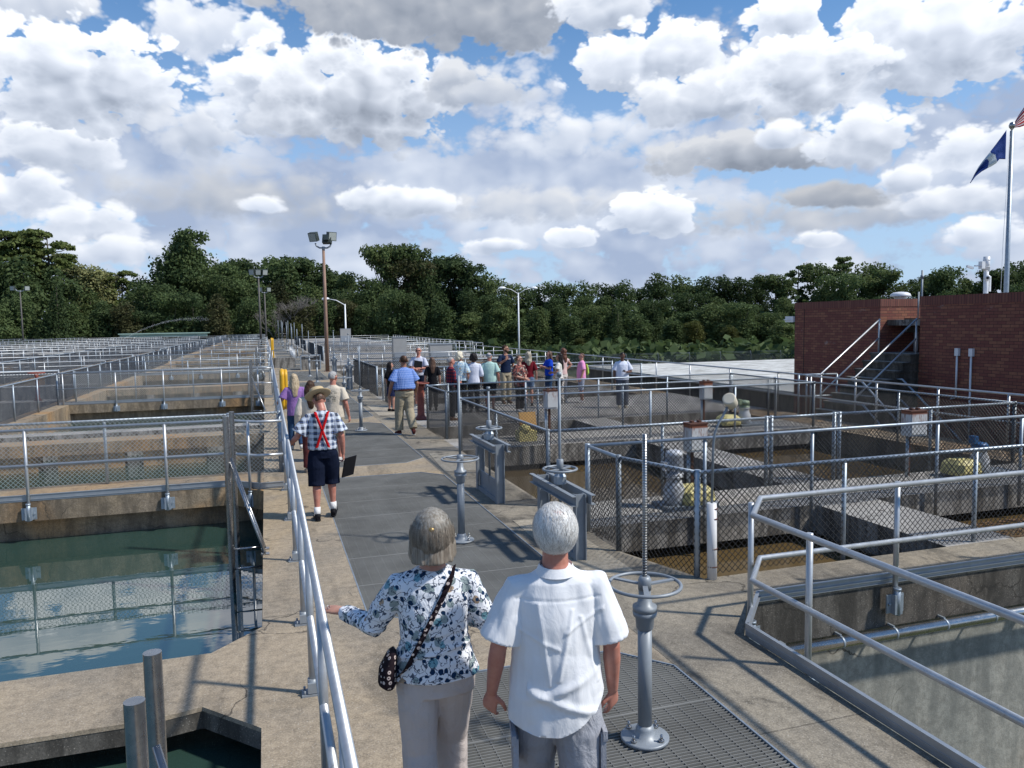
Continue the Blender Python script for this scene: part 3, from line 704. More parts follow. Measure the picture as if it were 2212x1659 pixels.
for k, (x, y, z) in enumerate(((2.0, 64, 2.5), (2.4, 64, 2.3), (2.9, 66, 2.7), (1.9, 75, 2.6), (2.3, 75, 2.8), (2.9, 84, 2.9), (1.8, 88, 3.0), (2.2, 88, 3.0), (2.6, 96, 3.2), (1.6, 104, 3.3), (2.0, 104, 3.3))):
    c = copy_tree(p2_); c.location = (x, y, 0); c['label'] = 'slim valve pedestal far up the walkway beyond the concrete box, %s counted outwards' % ['first','second','third','fourth','fifth','sixth','seventh','eighth','ninth','tenth','eleventh'][k]; c['group'] = 'valve pedestals at the far end of the walkway'
    for ch in c.children:
        if ch.name.startswith('stem'):
            b = MB(); b.path([(0,0,.98),(0,0,z)], .03, 8); me = b.mesh('stem'); me.materials.append(M['galvdark']); ch.data = me

# red floor stand
M['redpaint'] = metalmat('faded red painted iron', (.30, .075, .05), .6, .1, .45, 6)
o = thing('valve_pedestal', 'faded red floor stand with small handwheel beside the fence corner', 'handwheel stand', (3.9, 20.3, 0))
b = MB(); b.lathe([(.22,0),(.22,.04),(.13,.07),(.10,.12),(.085,.8),(.10,.86),(.11,.92)], (3.9,20.3,0), 20); b.build('column', 'redpaint', o)
b = MB(); b.torus((3.9,20.3,.97), .22, .02, 30, 8); b.lathe([(.18,.95),(.18,.965),(.05,.98)], (3.9,20.3,0), 20); b.build('handwheel', 'redpaint', o)
o = thing('valve_pedestal', 'rusty red handwheel on a stem in the left basins', 'handwheel stand', (-7.9, 31.5, 0))
b = MB(); b.lathe([(.14,0),(.07,.1),(.05,.85),(.08,.95)], (-7.9,31.5,0), 16); b.build('column', 'redpaint', o)
b = MB(); b.torus((-7.9,31.5,1.0), .26, .025, 30, 8); b.box(-8.15,-7.65,31.47,31.53,.98,1.02); b.build('handwheel', 'redpaint', o)

# ladder posts (stainless) in the near pools with braces to the deck edge
def ladder(label, ys, zt, brace_to, grp):
    o = thing('ladder_posts', label, 'ladder rail', (-.49, ys[0], WL), grp)
    for y, z in zip(ys, zt):
        b = MB(); b.path([(-.49,y,-1.6),(-.49,y,z)], .036, 20, caps=False); b.path([(-.49,y,z-.3),(-.49,y,z)], .032, 20, caps=False)
        b.lathe([(.032,z),(.036,z+.0005)], (-.49,y,0), 20); b.build('post', 'steel', o)
    b = MB()
    for dy in (0, .22):
        b.path([(-.46,ys[0]+dy,.95),(-.10,brace_to+dy,.02)], .017, 10); b.box(-.14,-.05,brace_to+dy-.04,brace_to+dy+.04,-.01,.012)
    b.build('brace', 'steel', o)
    for z in (-.12, -.36): MB().path([(-.49,ys[0],z),(-.12,ys[0],z)], .013, 8).build('rung', 'steel', o)
LG = 'stainless ladder posts in the left pools'
ladder('two open topped stainless posts rising from the nearest pool, bottom left', (2.9, 3.35), (1.24, 1.23), 2.3, LG)
ladder('tall stainless ladder posts with braces in the first full pool', (9.66, 11.25), (1.49, 1.38), 8.9, LG)
ladder('tall stainless ladder posts with braces in front of the second rusty wall', (25.6, 27.2), (1.49, 1.45), 24.4, LG)
ladder('tall stainless ladder posts with braces in front of the third rusty wall', (41.8, 43.4), (1.49, 1.45), 40.6, LG)
ladder('tall stainless ladder posts with braces in front of the fourth rusty wall', (58, 59.6), (1.49, 1.45), 56.8, LG)

# yellow hose loops hung over the rail
M['yellow'] = metalmat('yellow moulded plastic', (.72, .40, .02), .45, 0, .15, 5)
def ring(label, y, z0, z1, grp):
    o = thing('hose_loop', label, 'hose', (.31, y, z1), grp)
    b = MB(); hz = (z1-z0)/2-.09; zc = (z0+z1)/2; pts = []
    for k in range(33):
        a = 2*math.pi*k/32; pts.append((.34, y+.16*math.cos(a), zc + (hz if math.sin(a) > 0 else -hz) + .12*math.sin(a)))
    b.path(pts, .06, 8, caps=False); b.build('outer_coil', 'yellow', o)
    b = MB(); b.path([(.42, p[1], p[2]) for p in pts], .045, 8, caps=False); b.build('inner_coil', 'yellow', o)
ring('yellow coiled hose loop hanging on the walkway rail ahead of the purple shirt', 19.2, .62, 1.45, 'yellow hose loops on the rail')
ring('yellow coiled hose loop far up the walkway rail', 50, .55, 1.75, 'yellow hose loops on the rail')

# electric boxes
M['boxwhite'] = None
def boxmat():
    m = mat('weathered white enclosure', (.55, .56, .55), .5, 0); t = NT(m.node_tree); p = t.obj(); x, y, z = t.sep(p)
    st = t.ramp(t.noise(t.vmul(p, (14, 14, 2.2)), 1.5, 5, .7), (.47, .62, 0, 1))
    top = t.ramp(z, (.05, .36, 0, 1)); rim = t.ramp(z, (.33, .36, 0, 1))
    f = t.math('MAXIMUM', t.math('MULTIPLY', st, top), rim, clamp=True)
    t.link(t.mix(f, (.52, .53, .53, 1), (.20, .065, .03, 1)), bsdf(m).inputs['Base Color']); return m
M['boxwhite'] = boxmat()
M['rust'] = metalmat('rusted steel', (.13, .055, .035), .8, .1, .5, 8)
def ebox(label, x, y, z0, z1, w=.29, legs=True):
    o = thing('electrical_box', label, 'electrical box', (x, y, z0), 'weathered electrical boxes over the right basins')
    b = MB(); b.box(x-w/2, x+w/2, y-.09, y+.09, z0, z1-.03); b.build('enclosure', 'boxwhite', o)
    b = MB(); b.box(x-w/2+.025, x+w/2-.02, y-.105, y-.0905, z0+.03, z1-.06); b.build('door', 'boxwhite', o)
    b = MB(); b.box(x-w/2-.006, x+w/2+.006, y-.107, y+.095, z1-.03, z1-.012); b.box(x-.09, x-.05, y-.05, y+.02, z1-.01, z1+.02); b.box(x+.03, x+.07, y-.05, y+.02, z1-.01, z1+.02); b.build('rain_hood', 'rust', o); MB().box(x+w/2+.001,x+w/2+.035,y-.09,y-.06,z0+.18,z0+.22).build('latch', 'rust', o)
    b = MB(); b.box(x-.01, x+.03, y+.0905, y+.13, 0, z1-.05); b.build('stand', 'rust', o)
    for dx in (-.08, -.11):
        b = MB(); b.path([(x+dx,y+.03,0),(x+dx,y+.03,z0)], .014, 8); b.build('conduit', 'galv', o)
ebox('rust streaked white electrical box beside the white motor', 5.9, 9.75, .65, 1.08)
ebox('white electrical box behind the small round lamp, on a rusty stand', 10.15, 16.3, .63, 1.08, .26)
ebox('white electrical box with red hinges left of the dog-legged fence gate', 5.48, 14.6, .8, 1.2, .25)
ebox('rust streaked electrical box near the blue motor', 9.76, 9.6, .67, 1.09, .34)

# drive motors with gearboxes
M['motorwhite'] = metalmat('pale painted motor', (.55, .57, .60), .45, .1, .2, 10)
M['motorgreen'] = metalmat('pale green motor paint', (.26, .33, .22), .5, .1, .25, 8)
M['motorblue'] = metalmat('blue motor paint', (.025, .10, .24), .4, .1, .25, 8)
M['gyellow'] = metalmat('faded yellow gearbox cover', (.62, .54, .22), .5, 0, .12, 4)
def drive(label, x, y, mcol, gx=.38, motor_h=.72, base='motorwhite'):
    o = thing('mixer_drive', label, 'motor drive', (x, y, 0), 'mixer drives on the platforms')
    b = MB(); b.prism([(x-.22,y-.24),(x+.55,y-.24),(x+.62,y-.15),(x+.62,y+.15),(x+.55,y+.24),(x-.22,y+.24)], 0, .05); b.build('base_plate', 'galvdark', o)
    g = MB(); zs = ((.05,.30,.21),(.10,.31,.23),(.22,.28,.21),(.28,.20,.14)); vs = []
    for z, hx, hy in zs:
        for k in range(8):
            a = (k+.5)*math.pi/4; cx_, cy_ = (1 if math.cos(a) > 0 else -1), (1 if math.sin(a) > 0 else -1)
            fx = hx*(1 if abs(math.cos(a)) > .5 else .72); fy = hy*(1 if abs(math.sin(a)) > .5 else .72); vs.append((x+gx+cx_*fx*.8, y+cy_*fy, z))
    fs = [(i*8+k, i*8+(k+1) % 8, (i+1)*8+(k+1) % 8, (i+1)*8+k) for i in range(3) for k in range(8)]; g.add(vs, fs + [tuple(range(24, 32))]); g.build('gearbox_cover', 'gyellow', o)
    b = MB(); b.lathe([(.13,.05),(.15,.12),(.15,.25),(.11,.34),(.10,.40),(.13,.42),(.13,.44)], (x,y,0), 18); b.build('bearing_housing', base, o)
    b = MB(); b.lathe([(.125,.44),(.125,.47),(.105,.475),(.105,motor_h-.08),(.118,motor_h-.075),(.122,motor_h-.03),(.10,motor_h),(.03,motor_h+.015)], (x,y,0), 22)
    for k in range(22):
        a = 2*math.pi*k/22; b.obox((x+.112*math.cos(a), y+.112*math.sin(a), (.49+motor_h-.09)/2), (.012*math.cos(a), .012*math.sin(a), 0), (-.003*math.sin(a), .003*math.cos(a), 0), (0,0,(motor_h-.60)/2+.01))
    b.build('motor', mcol, o)
    b = MB(); b.box(x-.18, x-.10, y-.06, y+.05, .52, .64); b.build('terminal_box', mcol, o)
drive('white motor with pale yellow gearbox cover on the nearest platform', 5.24, 9.2, 'motorwhite', .30, .78)
drive('pale green motor with yellow gearbox cover on the second platform', 10.9, 15.8, 'motorgreen', -.45, .60)
drive('blue motor with yellow gearbox cover at the right of the nearest platform', 10.85, 9.35, 'motorblue', -.38, .52)
drive('yellow covered motor drive behind the woman in the pink shirt', 9.3, 26.8, 'motorgreen', -.4, .6)
drive('yellow covered motor drive behind the bearded man in the navy shirt', 7.0, 27.0, 'motorwhite', -.4, .6)
drive('motor drive with yellow cover half hidden by the mint shirt', 5.2, 32.2, 'motorblue', .4, .7)
o = thing('toolbox', 'open orange gearbox cover propped up beside the open motor', 'gearbox cover', (5.0, 15.6, 0))
M['orange'] = metalmat('ochre painted cover', (.42, .23, .06), .5, 0, .3, 6)
b = MB(); b.obox((5.42,15.9,.42), (.19,0,0), (0,.05,.16), (0,.02,-.006)); b.build('lid', 'orange', o)
b = MB(); b.box(5.1,5.5,15.5,15.8,0,.22); b.lathe([(.12,.2),(.13,.3),(.05,.36)], (5.25,15.6,0), 14); b.build('gear_housing', 'gyellow', o)

# small round lamp head on a bent pipe in a white sleeve
o = thing('sensor_lamp', 'small cream lamp head on a bent grey conduit rising from a white pipe', 'lamp', (4.1, 6.5, 0))
M['cream'] = metalmat('cream plastic', (.62, .56, .44), .45, 0, .1, 5)
M['pvc'] = metalmat('white plastic pipe', (.72, .72, .72), .4, 0, .15, 3)
b = MB(); b.path([(4.11,6.47,-.02),(4.10,6.47,.76)], .048, 18); b.build('sleeve', 'pvc', o)
b = MB(); b.path([(4.10,6.47,.7),(4.115,6.47,1.34),(4.13,6.47,1.44),(4.17,6.47,1.54),(4.25,6.47,1.66),(4.27,6.47,1.70)], .0125, 10); b.build('conduit', 'galvdark', o)
b = MB(); b.lathe([(.060,-.06),(.065,-.055),(.065,.05),(.060,.058),(.045,.055)], (4.30,6.47,1.755), 24, axis=(-.62,-.55,.55)); b.build('lamp_head', 'cream', o)
for z in (.12, .30, .60, .70): MB().path([(4.11,6.47,z),(4.11,6.47,z+.012)], .05, 14).build('wire_tie', 'rust', o)

# steel cabinets on the right
M['cabinet'] = metalmat('brushed steel cabinet', (.42, .41, .39), .45, .4, .15, 3)
def cabinet(label, x0, x1, y, z0, z1, d=.5):
    o = thing('control_cabinet', label, 'cabinet', ((x0+x1)/2, y, 0), 'steel control cabinets beyond the tour group')
    b = MB(); b.box(x0, x1, y, y+d, z0, z1); b.build('body', 'cabinet', o)
    b = MB(); b.box(x0+.04, x1-.04, y-.02, y-.002, z0+.04, z1-.5*(z1-z0) if d > .4 else z1-.04); b.box(x0-.03, x1+.03, y-.03, y+d+.03, z1+.002, z1+.03); b.build('panel', 'kick', o)
    b = MB()
    for xx in (x0+.05, x1-.09): b.box(xx, xx+.04, y+.05, y+.09, -.01, z0)
    b.build('stand', 'galv', o)
cabinet('tall grey control cabinet above the man holding the black folder', 6.35, 7.05, 40.2, .3, 1.87)
cabinet('low wide steel cabinet right of the tall control cabinet', 8.3, 9.5, 40.2, .75, 1.45)
cabinet('small steel cabinet beside the pole of the single arm street lamp', 9.1, 10.4, 100, .3, 2.1)

# ------------------------------------------------------------------ lamps
M['polebrown'] = metalmat('rusty brown steel pole', (.32, .20, .145), .7, .1, .3, 3)
M['poledark'] = metalmat('dark weathered pole', (.13, .12, .11), .7, .1, .3, 3)
M['floodgreen'] = metalmat('dark green floodlight housing', (.05, .065, .06), .5, .2, .2, 3)
M['glass'] = mat('lamp glass', (.35, .38, .36), .15)
def floodpole(label, x, y, h, r, m, heads, s=1, z0=0, grp=None):
    o = thing('floodlight_pole', label, 'lamp post', (x, y, z0), grp)
    b = MB(); b.path([(x,y,z0),(x,y,z0+(h-z0)*.5),(x,y,h)], [r, r*.85, r*.62], 14); b.box(x-.18*s,x+.18*s,y-.18*s,y+.18*s,z0,z0+.03); b.build('pole', m, o)
    b = MB(); b.path([(x-.42*s,y,h+.28*s),(x-.36*s,y,h+.12*s),(x-.2*s,y,h+.03*s),(x+.2*s,y,h+.03*s),(x+.36*s,y,h+.12*s),(x+.42*s,y,h+.28*s)], .045*s, 8); b.path([(x,y,h-.1),(x,y,h+.1*s)], .08*s, 10); b.build('bracket', 'paint', o)
    for (dx, dz, ax) in heads:
        c = Vector((x+dx*s, y, h+dz*s)); az = Vector(ax).normalized(); ay = az.cross(Vector((0,0,1))).normalized(); up = ay.cross(az)
        b = MB(); b.obox(c, ay*.24*s, up*.24*s, az*.13*s); b.obox(c-az*.2*s, ay*.13*s, up*.15*s, az*.08*s); hd = b.build('flood_head', 'floodgreen', o)
        b = MB(); b.obox(c+az*.135*s, ay*.21*s, up*.21*s, az*.006*s); b.build('lens', 'glass', hd)
floodpole('rusty brown floodlight pole with twin heads, tallest lamp on the walkway', 3.2, 43.6, 6.75, .115, 'polebrown',
          ((-.5, .62, (-.55,-.7,-.35)), (.45, .66, (.35,-.8,-.12)), (.22, .50, (.3,.8,-.3))))
floodpole('dark twin floodlight pole rising behind the far walkway, left of the brown one', -.55, 100, 8.5, .14, 'poledark', ((-.55,.5,(-.4,-.9,-.2)), (0,.5,(0,-1,-.2)), (.55,.5,(.4,-.9,-.2))), 1.35)
floodpole('second dark floodlight pole just behind the twin floodlight pole', .1, 118, 7.4, .14, 'poledark', ((-.5,.4,(-.3,-1,-.2)), (.5,.4,(.3,-1,-.2))), 1.2)
floodpole('thin floodlight pole standing against the trees at the far left', -33.5, 128, 8.1, .12, 'poledark', ((-.7,.35,(-.4,-.9,-.1)), (.7,.35,(.4,-.9,-.1))), 1.3)
M['lampwhite'] = mat('white lamp post', (.78, .80, .82), .4)
def armlamp(label, x, y, h, arms, s=1, z0=-4):
    o = thing('street_lamp', label, 'street lamp', (x, y, z0), 'white street lamps before the trees')
    b = MB(); b.path([(x,y,z0),(x,y,h)], [.14*s, .08*s], 10); b.build('pole', 'lampwhite', o)
    for sx in arms:
        b = MB(); b.path([(x,y,h-.15),(x+sx*1.0*s,y,h+.45*s),(x+sx*1.9*s,y,h+.62*s)], [.05*s,.045*s,.04*s], 8); a = b.build('arm', 'lampwhite', o)
        b = MB(); b.lathe([(.03,-.6),(.14,-.45),(.2,-.1),(.2,.2),(.1,.42),(.02,.45)], (x+sx*2.35*s, y, h+.64*s), 12, axis=(sx,0,-.08)); b.build('lamp_head', 'lampwhite', a)
armlamp('white twin-arm street lamp above the middle of the tour group', 33.0, 100, 6.6, (-1, 1), 1.0)
armlamp('white single-arm street lamp left of centre, right of the rusty pole', 10.75, 110, 5.5, (-1,), 1.15)

# ------------------------------------------------------------------ flat roof, perimeter fence, building, stairs
def roofmat():
    m = mat('weathered white roof coating', (.5, .5, .46), .7); t = NT(m.node_tree); p = t.pos()
    s = t.ramp(t.noise(t.vmul(p, (.5, 2.2, 1)), .9, 7, .7, 1.5), (.36, .60, 0, 1))
    t.link(t.mix(s, (.25, .235, .20, 1), (.66, .66, .62, 1)), bsdf(m).inputs['Base Color']); return m
M['roof'] = roofmat()
o = thing('flat_roof_building', 'low building with a stained whitish flat roof behind the tour group', 'building', (40, 36, -4))
b = MB(); b.box(24.3, 75, 18, 57, -1.2, -1.0); b.build('roof', 'roof', o)
b = MB(); b.box(24.6, 74.7, 18.3, 56.7, -4, -1.2); b.build('wall', 'walldark', o)
o = thing('roof_vent', 'beige gooseneck vent pipe on the whitish flat roof', 'vent', (27, 31, -1))
b = MB(); b.path([(27,31,-1),(27,31,-.25),(26.9,31,.0),(26.6,31,.15),(26.3,31,.05)], .17, 12); b.lathe([(.3,-.15),(.36,.1),(.2,.3)], (26.5,31,.0), 14, axis=(-1,0,.2)); b.build('pipe', 'cream', o)
o = thing('perimeter_fence', 'dark wire perimeter fence with barbed wire arms in front of the trees', 'fence', (20, 78, -4))
bp = MB(); bw = MB(); prev = None
for k in range(40):
    x = 14+k*4.2; y = 92-k*.55; bp.path([(x,y,-4),(x,y,-1.9),(x-.18,y-.1,-1.55)], .035, 6)
    if prev:
        for z in (-1.95, -1.75, -1.6): bw.path([(prev[0],prev[1],z),(x,y,z)], .012, 3)
        link_mesh(bw, prev, (x, y), -4, -2.0, .35, .01)
    prev = (x, y)
bp.build('post', 'galvdark', o); bw.build('wire_mesh', 'galvdark', o)

def brickmat(face):
    m = mat('red brick wall '+face, (.16, .05, .04), .85); t = NT(m.node_tree); x, y, z = t.sep(t.pos())
    vec = t.comb(y if face == 'x' else x, z, 0)
    br = t.node('ShaderNodeTexBrick'); t.link(vec, br.inputs['Vector']); br.offset = .5
    br.inputs['Scale'].default_value = 1; br.inputs['Brick Width'].default_value = .205; br.inputs['Row Height'].default_value = .0735; br.inputs['Mortar Size'].default_value = .0055
    br.inputs['Mortar Smooth'].default_value = .1; br.inputs['Bias'].default_value = -.35
    br.inputs['Color1'].default_value = (.20, .062, .044, 1); br.inputs['Color2'].default_value = (.36, .16, .085, 1); br.inputs['Mortar'].default_value = (.03, .022, .02, 1)
    col = t.mix(t.ramp(t.noise(t.vmul(t.pos(), (1, 1, 1)), 3.5, 5, .7), (.35, .7, 0, .5)), br.outputs['Color'], (.13, .042, .034, 1))
    wh = t.ramp(t.noise(t.vmul(t.vadd(t.pos(), (3, 1.3, .4)), (1, 1, 2.4)), .9, 5, .65), (.64, .74, 0, .45))
    col = t.mix(wh, col, (.42, .37, .35, 1))
    t.link(col, bsdf(m).inputs['Base Color']); bump(t, bsdf(m), br.outputs['Fac'], -.5, .008); return m
M['brickx'] = brickmat('x'); M['bricky'] = brickmat('y')
o = thing('brick_building', 'red brick building with a recessed stair doorway at the right', 'building', (18, 14, -4))
BT = 2.93
b = MB(); b.box(15.5, 15.72, 16.45, 19.9, -4, BT-.1); b.box(15.5, 15.72, 6, 15.15, -4, BT-.1); b.box(15.5, 15.72, 15.15, 16.45, -4, 1.5); b.build('front_wall', 'brickx', o)
for q in ((15.724, 17.4, 16.45, 16.7, 1.5), (15.724, 17.4, 14.9, 15.15, 1.5), (15.724, 24, 19.68, 19.896, -4)): MB().box(*q, BT-.1).build('side_wall', 'bricky', o)
b = MB(); b.box(17.4, 17.6, 14.9, 16.7, 2.15, BT-.1); b.box(17.4, 17.6, 16.35, 16.7, 1.5, 2.15); b.build('recess_wall', 'brickx', o)
def capmat():
    m = mat('soldier course brick', (.15, .05, .04), .85); t = NT(m.node_tree); x, y, z = t.sep(t.pos())
    br = t.node('ShaderNodeTexBrick'); t.link(t.comb(t.math('ADD', x, y), z, 0), br.inputs['Vector']); br.offset = 0
    br.inputs['Scale'].default_value = 1; br.inputs['Brick Width'].default_value = .074; br.inputs['Row Height'].default_value = .9; br.inputs['Mortar Size'].default_value = .006
    br.inputs['Color1'].default_value = (.15, .048, .038, 1); br.inputs['Color2'].default_value = (.21, .08, .055, 1); br.inputs['Mortar'].default_value = (.03, .022, .02, 1)
    t.link(br.outputs['Color'], bsdf(m).inputs['Base Color']); return m
M['cap'] = capmat()
b = MB(); b.box(15.49, 15.73, 16.44, 19.91, BT-.1, BT+.1); b.box(15.49, 15.73, 6, 15.16, BT-.1, BT+.12); b.box(15.73, 17.6, 16.44, 16.71, BT-.1, BT+.1); b.box(15.73, 17.6, 14.89, 15.16, BT-.1, BT+.12)
b.box(17.39, 17.61, 15.161, 16.439, BT-.1, BT+.1); b.build('parapet_cap', 'cap', o)
b = MB(); b.box(15.73, 24, 6, 19.68, BT-.6, BT-.45); b.box(15.505, 17.4, 15.151, 16.449, 1.5, 1.62); b.build('roof_slab', 'plat', o)
b = MB(); b.box(15.49, 15.499, 19.46, 19.475, -4, BT-.1); b.build('expansion_joint', 'black', o)
b = MB(); b.box(16.62, 16.65, 15.78, 16.44, 1.63, 2.14); b.build('door', mat('grey door panel', (.34, .36, .40), .5), o)
b = MB(); b.box(17.36, 17.39, 15.2, 15.5, 1.62, 2.15); b.build('interior_shade_sheet', mat('painted interior shade', (.02, .02, .02), .9), o)  # near-black sheet, shade of the interior behind put into its colour
b = MB(); b.box(16.3, 16.5, 15.155, 16.445, 2.14, 2.28); b.box(16.3, 16.5, 15.2, 15.34, 1.62, 2.14); b.build('lintel', 'walldark', o)
# concrete stairs up to the recess
o = thing('concrete_stairs', 'dark concrete steps rising to the recess in the brick building', 'stairs', (14.4, 15.8, 0))
b = MB(); n = 8
for k in range(n):
    x = 13.56+k*.2425; z = (k+1)*.2025
    b.box(x, 15.499, 15.16, 16.5, z-.2025 if k else -.6, z-.05); b.box(x-.03, 15.499, 15.14, 16.52, z-.05, z)
b.build('treads', 'walldark', o)
b = MB()
for k in range(n): x = 13.56+k*.2425; z = (k+1)*.2025; b.box(x-.034, 15.48 if k == n-1 else x+.2, 15.138, 16.522, z+.0005, z+.006)
b.build('nosing', 'plat', o)
guard_rail('slanting pipe handrail on the far side of the brick building stairs', [(13.5,18),(13.45,16.6)], None, r=.024, mid=.5)
def stair_rail(label, y, x0, x1, z0, z1, posts_x):
    o = thing('handrail', label, 'handrail', (x0, y, 0), 'handrails of the brick building stairs')
    b = MB(); b.path([(x0-.12,y,z0+.98),(x0,y,z0+1.0),(x1,y,z1+.95)], .024, 10); b.build('top_rail', 'alu', o)
    b = MB(); b.path([(x0,y,z0+.48),(x1,y,z1+.47)], .022, 10); b.build('mid_rail', 'alu', o)
    for px in posts_x:
        zz = z0+(z1-z0)*(px-x0)/(x1-x0); b = MB(); b.path([(px,y,zz-.1),(px,y,zz+.96)], .023, 10); b.build('post', 'alu', o)
stair_rail('far handrail of the brick building stairs, lit bright', 16.42, 13.6, 15.46, .1, 1.55, (13.62, 15.44))
stair_rail('near handrail of the brick building stairs', 15.2, 13.6, 15.46, .1, 1.55, (13.62, 15.44))
# lower flight going down in the gap beside the building
o = thing('concrete_stairs', 'lower concrete steps going down into the gap beside the brick wall', 'stairs', (14, 14, -1))
b = MB()
for k in range(10):
    y = 15.0-k*.28; z = -.2*(k+1); b.box(13.6, 14.9, y-.28, y, z-.5, z)
b.build('treads', 'walldark', o)
for x in (13.62, 14.85):
    o = thing('handrail', 'weathered handrail sloping down the lower steps, %s side' % ('walk' if x < 14 else 'building'), 'handrail', (x, 15, 0), 'handrails of the lower steps')
    for nm, dz in (('top_rail', 1.02), ('mid_rail', .5)):
        b = MB(); b.path([(x,15.3,dz),(x,15.0,dz),(x,12.3,dz-2.0)], .024, 10); b.build(nm, 'galv', o)
b = MB(); b.box(13.56, 24, 24, 60, -4, -2.2); tag(b.build('ground', 'grass'), kind='structure')
# fixtures on the building
o = thing('wall_lamp', 'white box lamp on the left corner of the brick building', 'lamp', (15.6, 20.0, 2.5))
b = MB(); b.box(15.45, 15.75, 19.92, 20.30, 2.44, 2.62); b.build('housing', 'white', o)
b = MB(); b.box(15.43, 15.77, 20.0, 20.34, 2.50, 2.53); b.build('louvre', 'white', o)
for k, (y, z0, z1) in enumerate(((14.0, .68, 1.80), (13.62, -.4, 1.8))):
    o = thing('conduit', 'white conduit pipe on the brick wall, %s of the pair' % ('shorter left one' if k == 0 else 'longer right one'), 'pipe', (15.45, y, z0), 'white conduits on the brick wall')
    b = MB(); b.path([(15.45,y,z0),(15.45,y,z1-.16)], .022, 10); 
    if k == 0: b.path([(15.45,y,z0),(15.45,y+.03,z0-.05),(15.45,y+.14,z0-.09)], .022, 10)
    b.build('tube', 'white', o)
    b = MB(); b.box(15.42, 15.49, y-.05, y+.05, z1-.18, z1); b.build('fitting', 'white', o)
o = thing('roof_vent', 'white mushroom vent on the roof behind the stair recess', 'vent', (21.3, 21.7, 2.4))
b = MB(); b.lathe([(.20,2.2),(.20,3.26),(.21,3.27)], (21.3,21.7,0), 22); b.build('collar', 'white', o)
b = MB(); b.lathe([(.27,3.25),(.33,3.26),(.34,3.29),(.31,3.36),(.22,3.41),(.05,3.43)], (21.3,21.7,0), 28); b.build('hood', 'white', o)
o = thing('roof_vent', 'low white vent cap under the camera mast', 'vent', (22.78, 19.65, 2.4))
b = MB(); b.lathe([(.20,2.3),(.22,3.12),(.30,3.14),(.26,3.19),(.05,3.21)], (22.78,19.45,0), 24); b.build('hood', 'white', o)
MX, MY = 22.86, 19.68
o = thing('camera_mast', 'white mast with security cameras on the brick building roof', 'camera mast', (MX, MY, 2.4))
b = MB(); b.path([(MX,MY,2.3),(MX,MY,4.45)], .075, 18); b.build('mast', 'white', o)
b = MB(); b.path([(MX,MY,4.05),(MX,MY,4.50)], .10, 18); b.path([(MX,MY,4.15),(MX,MY,4.17)], .11, 18); b.path([(MX,MY,4.38),(MX,MY,4.40)], .11, 18); b.build('collar', 'white', o)
b = MB(); b.box(MX-.26,MX-.12,MY-.06,MY+.08,4.1,4.34); b.path([(MX-.24,MY,4.2),(MX-.42,MY+.1,4.2)], .022, 8); b.obox((MX-.53, MY+.16, 4.16), (.10,-.03,-.03), (.01,.04,0), (0,0,.035)); b.build('camera', 'white', o)
b = MB(); b.lathe([(.09,-.08),(.095,.06),(.06,.10)], (MX-.06,MY-.1,3.80), 16, axis=(-.7,-.7,-.05)); b.build('camera', 'white', o)
b = MB(); b.lathe([(.045,0),(.035,.02)], (MX-.14,MY-.18,3.79), 14, axis=(-.7,-.7,-.05)); b.build('lens', 'black', o)
b = MB(); b.box(MX+.10,MX+.17,MY-.05,MY+.1,3.35,3.85); b.build('antenna', 'white', o)
# rusty valve stand in the recess
o = thing('valve_pedestal', 'rusty handwheel with tall stems in the building recess', 'handwheel stand', (16.3, 15.85, 1.62))
b = MB(); b.lathe([(.07,2.28),(.16,2.30),(.16,2.36),(.07,2.42),(.07,2.52)], (16.3,15.95,0), 16); b.path([(16.3,15.95,1.62),(16.3,15.95,2.3)], .022, 8); b.build('body', 'rust', o)
b = MB(); b.torus((16.3,15.9,2.50), .38, .022, 30, 8); b.box(15.95,16.65,15.88,15.92,2.49,2.51); b.build('handwheel', 'rust', o)
b = MB(); b.path([(16.3,15.9,2.4),(16.3,15.9,3.75)], .025, 10); b.path([(16.3,15.9,3.55),(16.3,15.9,3.62)], .045, 10); b.path([(16.35,16.05,2.4),(16.35,16.05,3.2)], .018, 10); b.build('stem', 'galvdark', o)

# flagpole with two flags
FX, FY = 34.95, 28.95
o = thing('flagpole', 'tall grey flagpole behind the brick building', 'flagpole', (FX, FY, -4))
b = MB(); b.path([(FX,FY,-4),(FX,FY,11.5)], [.15,.085], 14); b.build('pole', 'galv', o)
b = MB(); b.lathe([(.02,11.5),(.05,11.55),(.13,11.66),(.15,11.76),(.10,11.88),(.01,11.92)], (FX,FY,0), 14); b.build('finial', 'steel', o)
b = MB(); b.path([(FX-.3,FY+.1,-2),(FX-.2,FY+.1,6),(FX-.12,FY,11.3)], .012, 4); b.build('halyard', 'white', o)

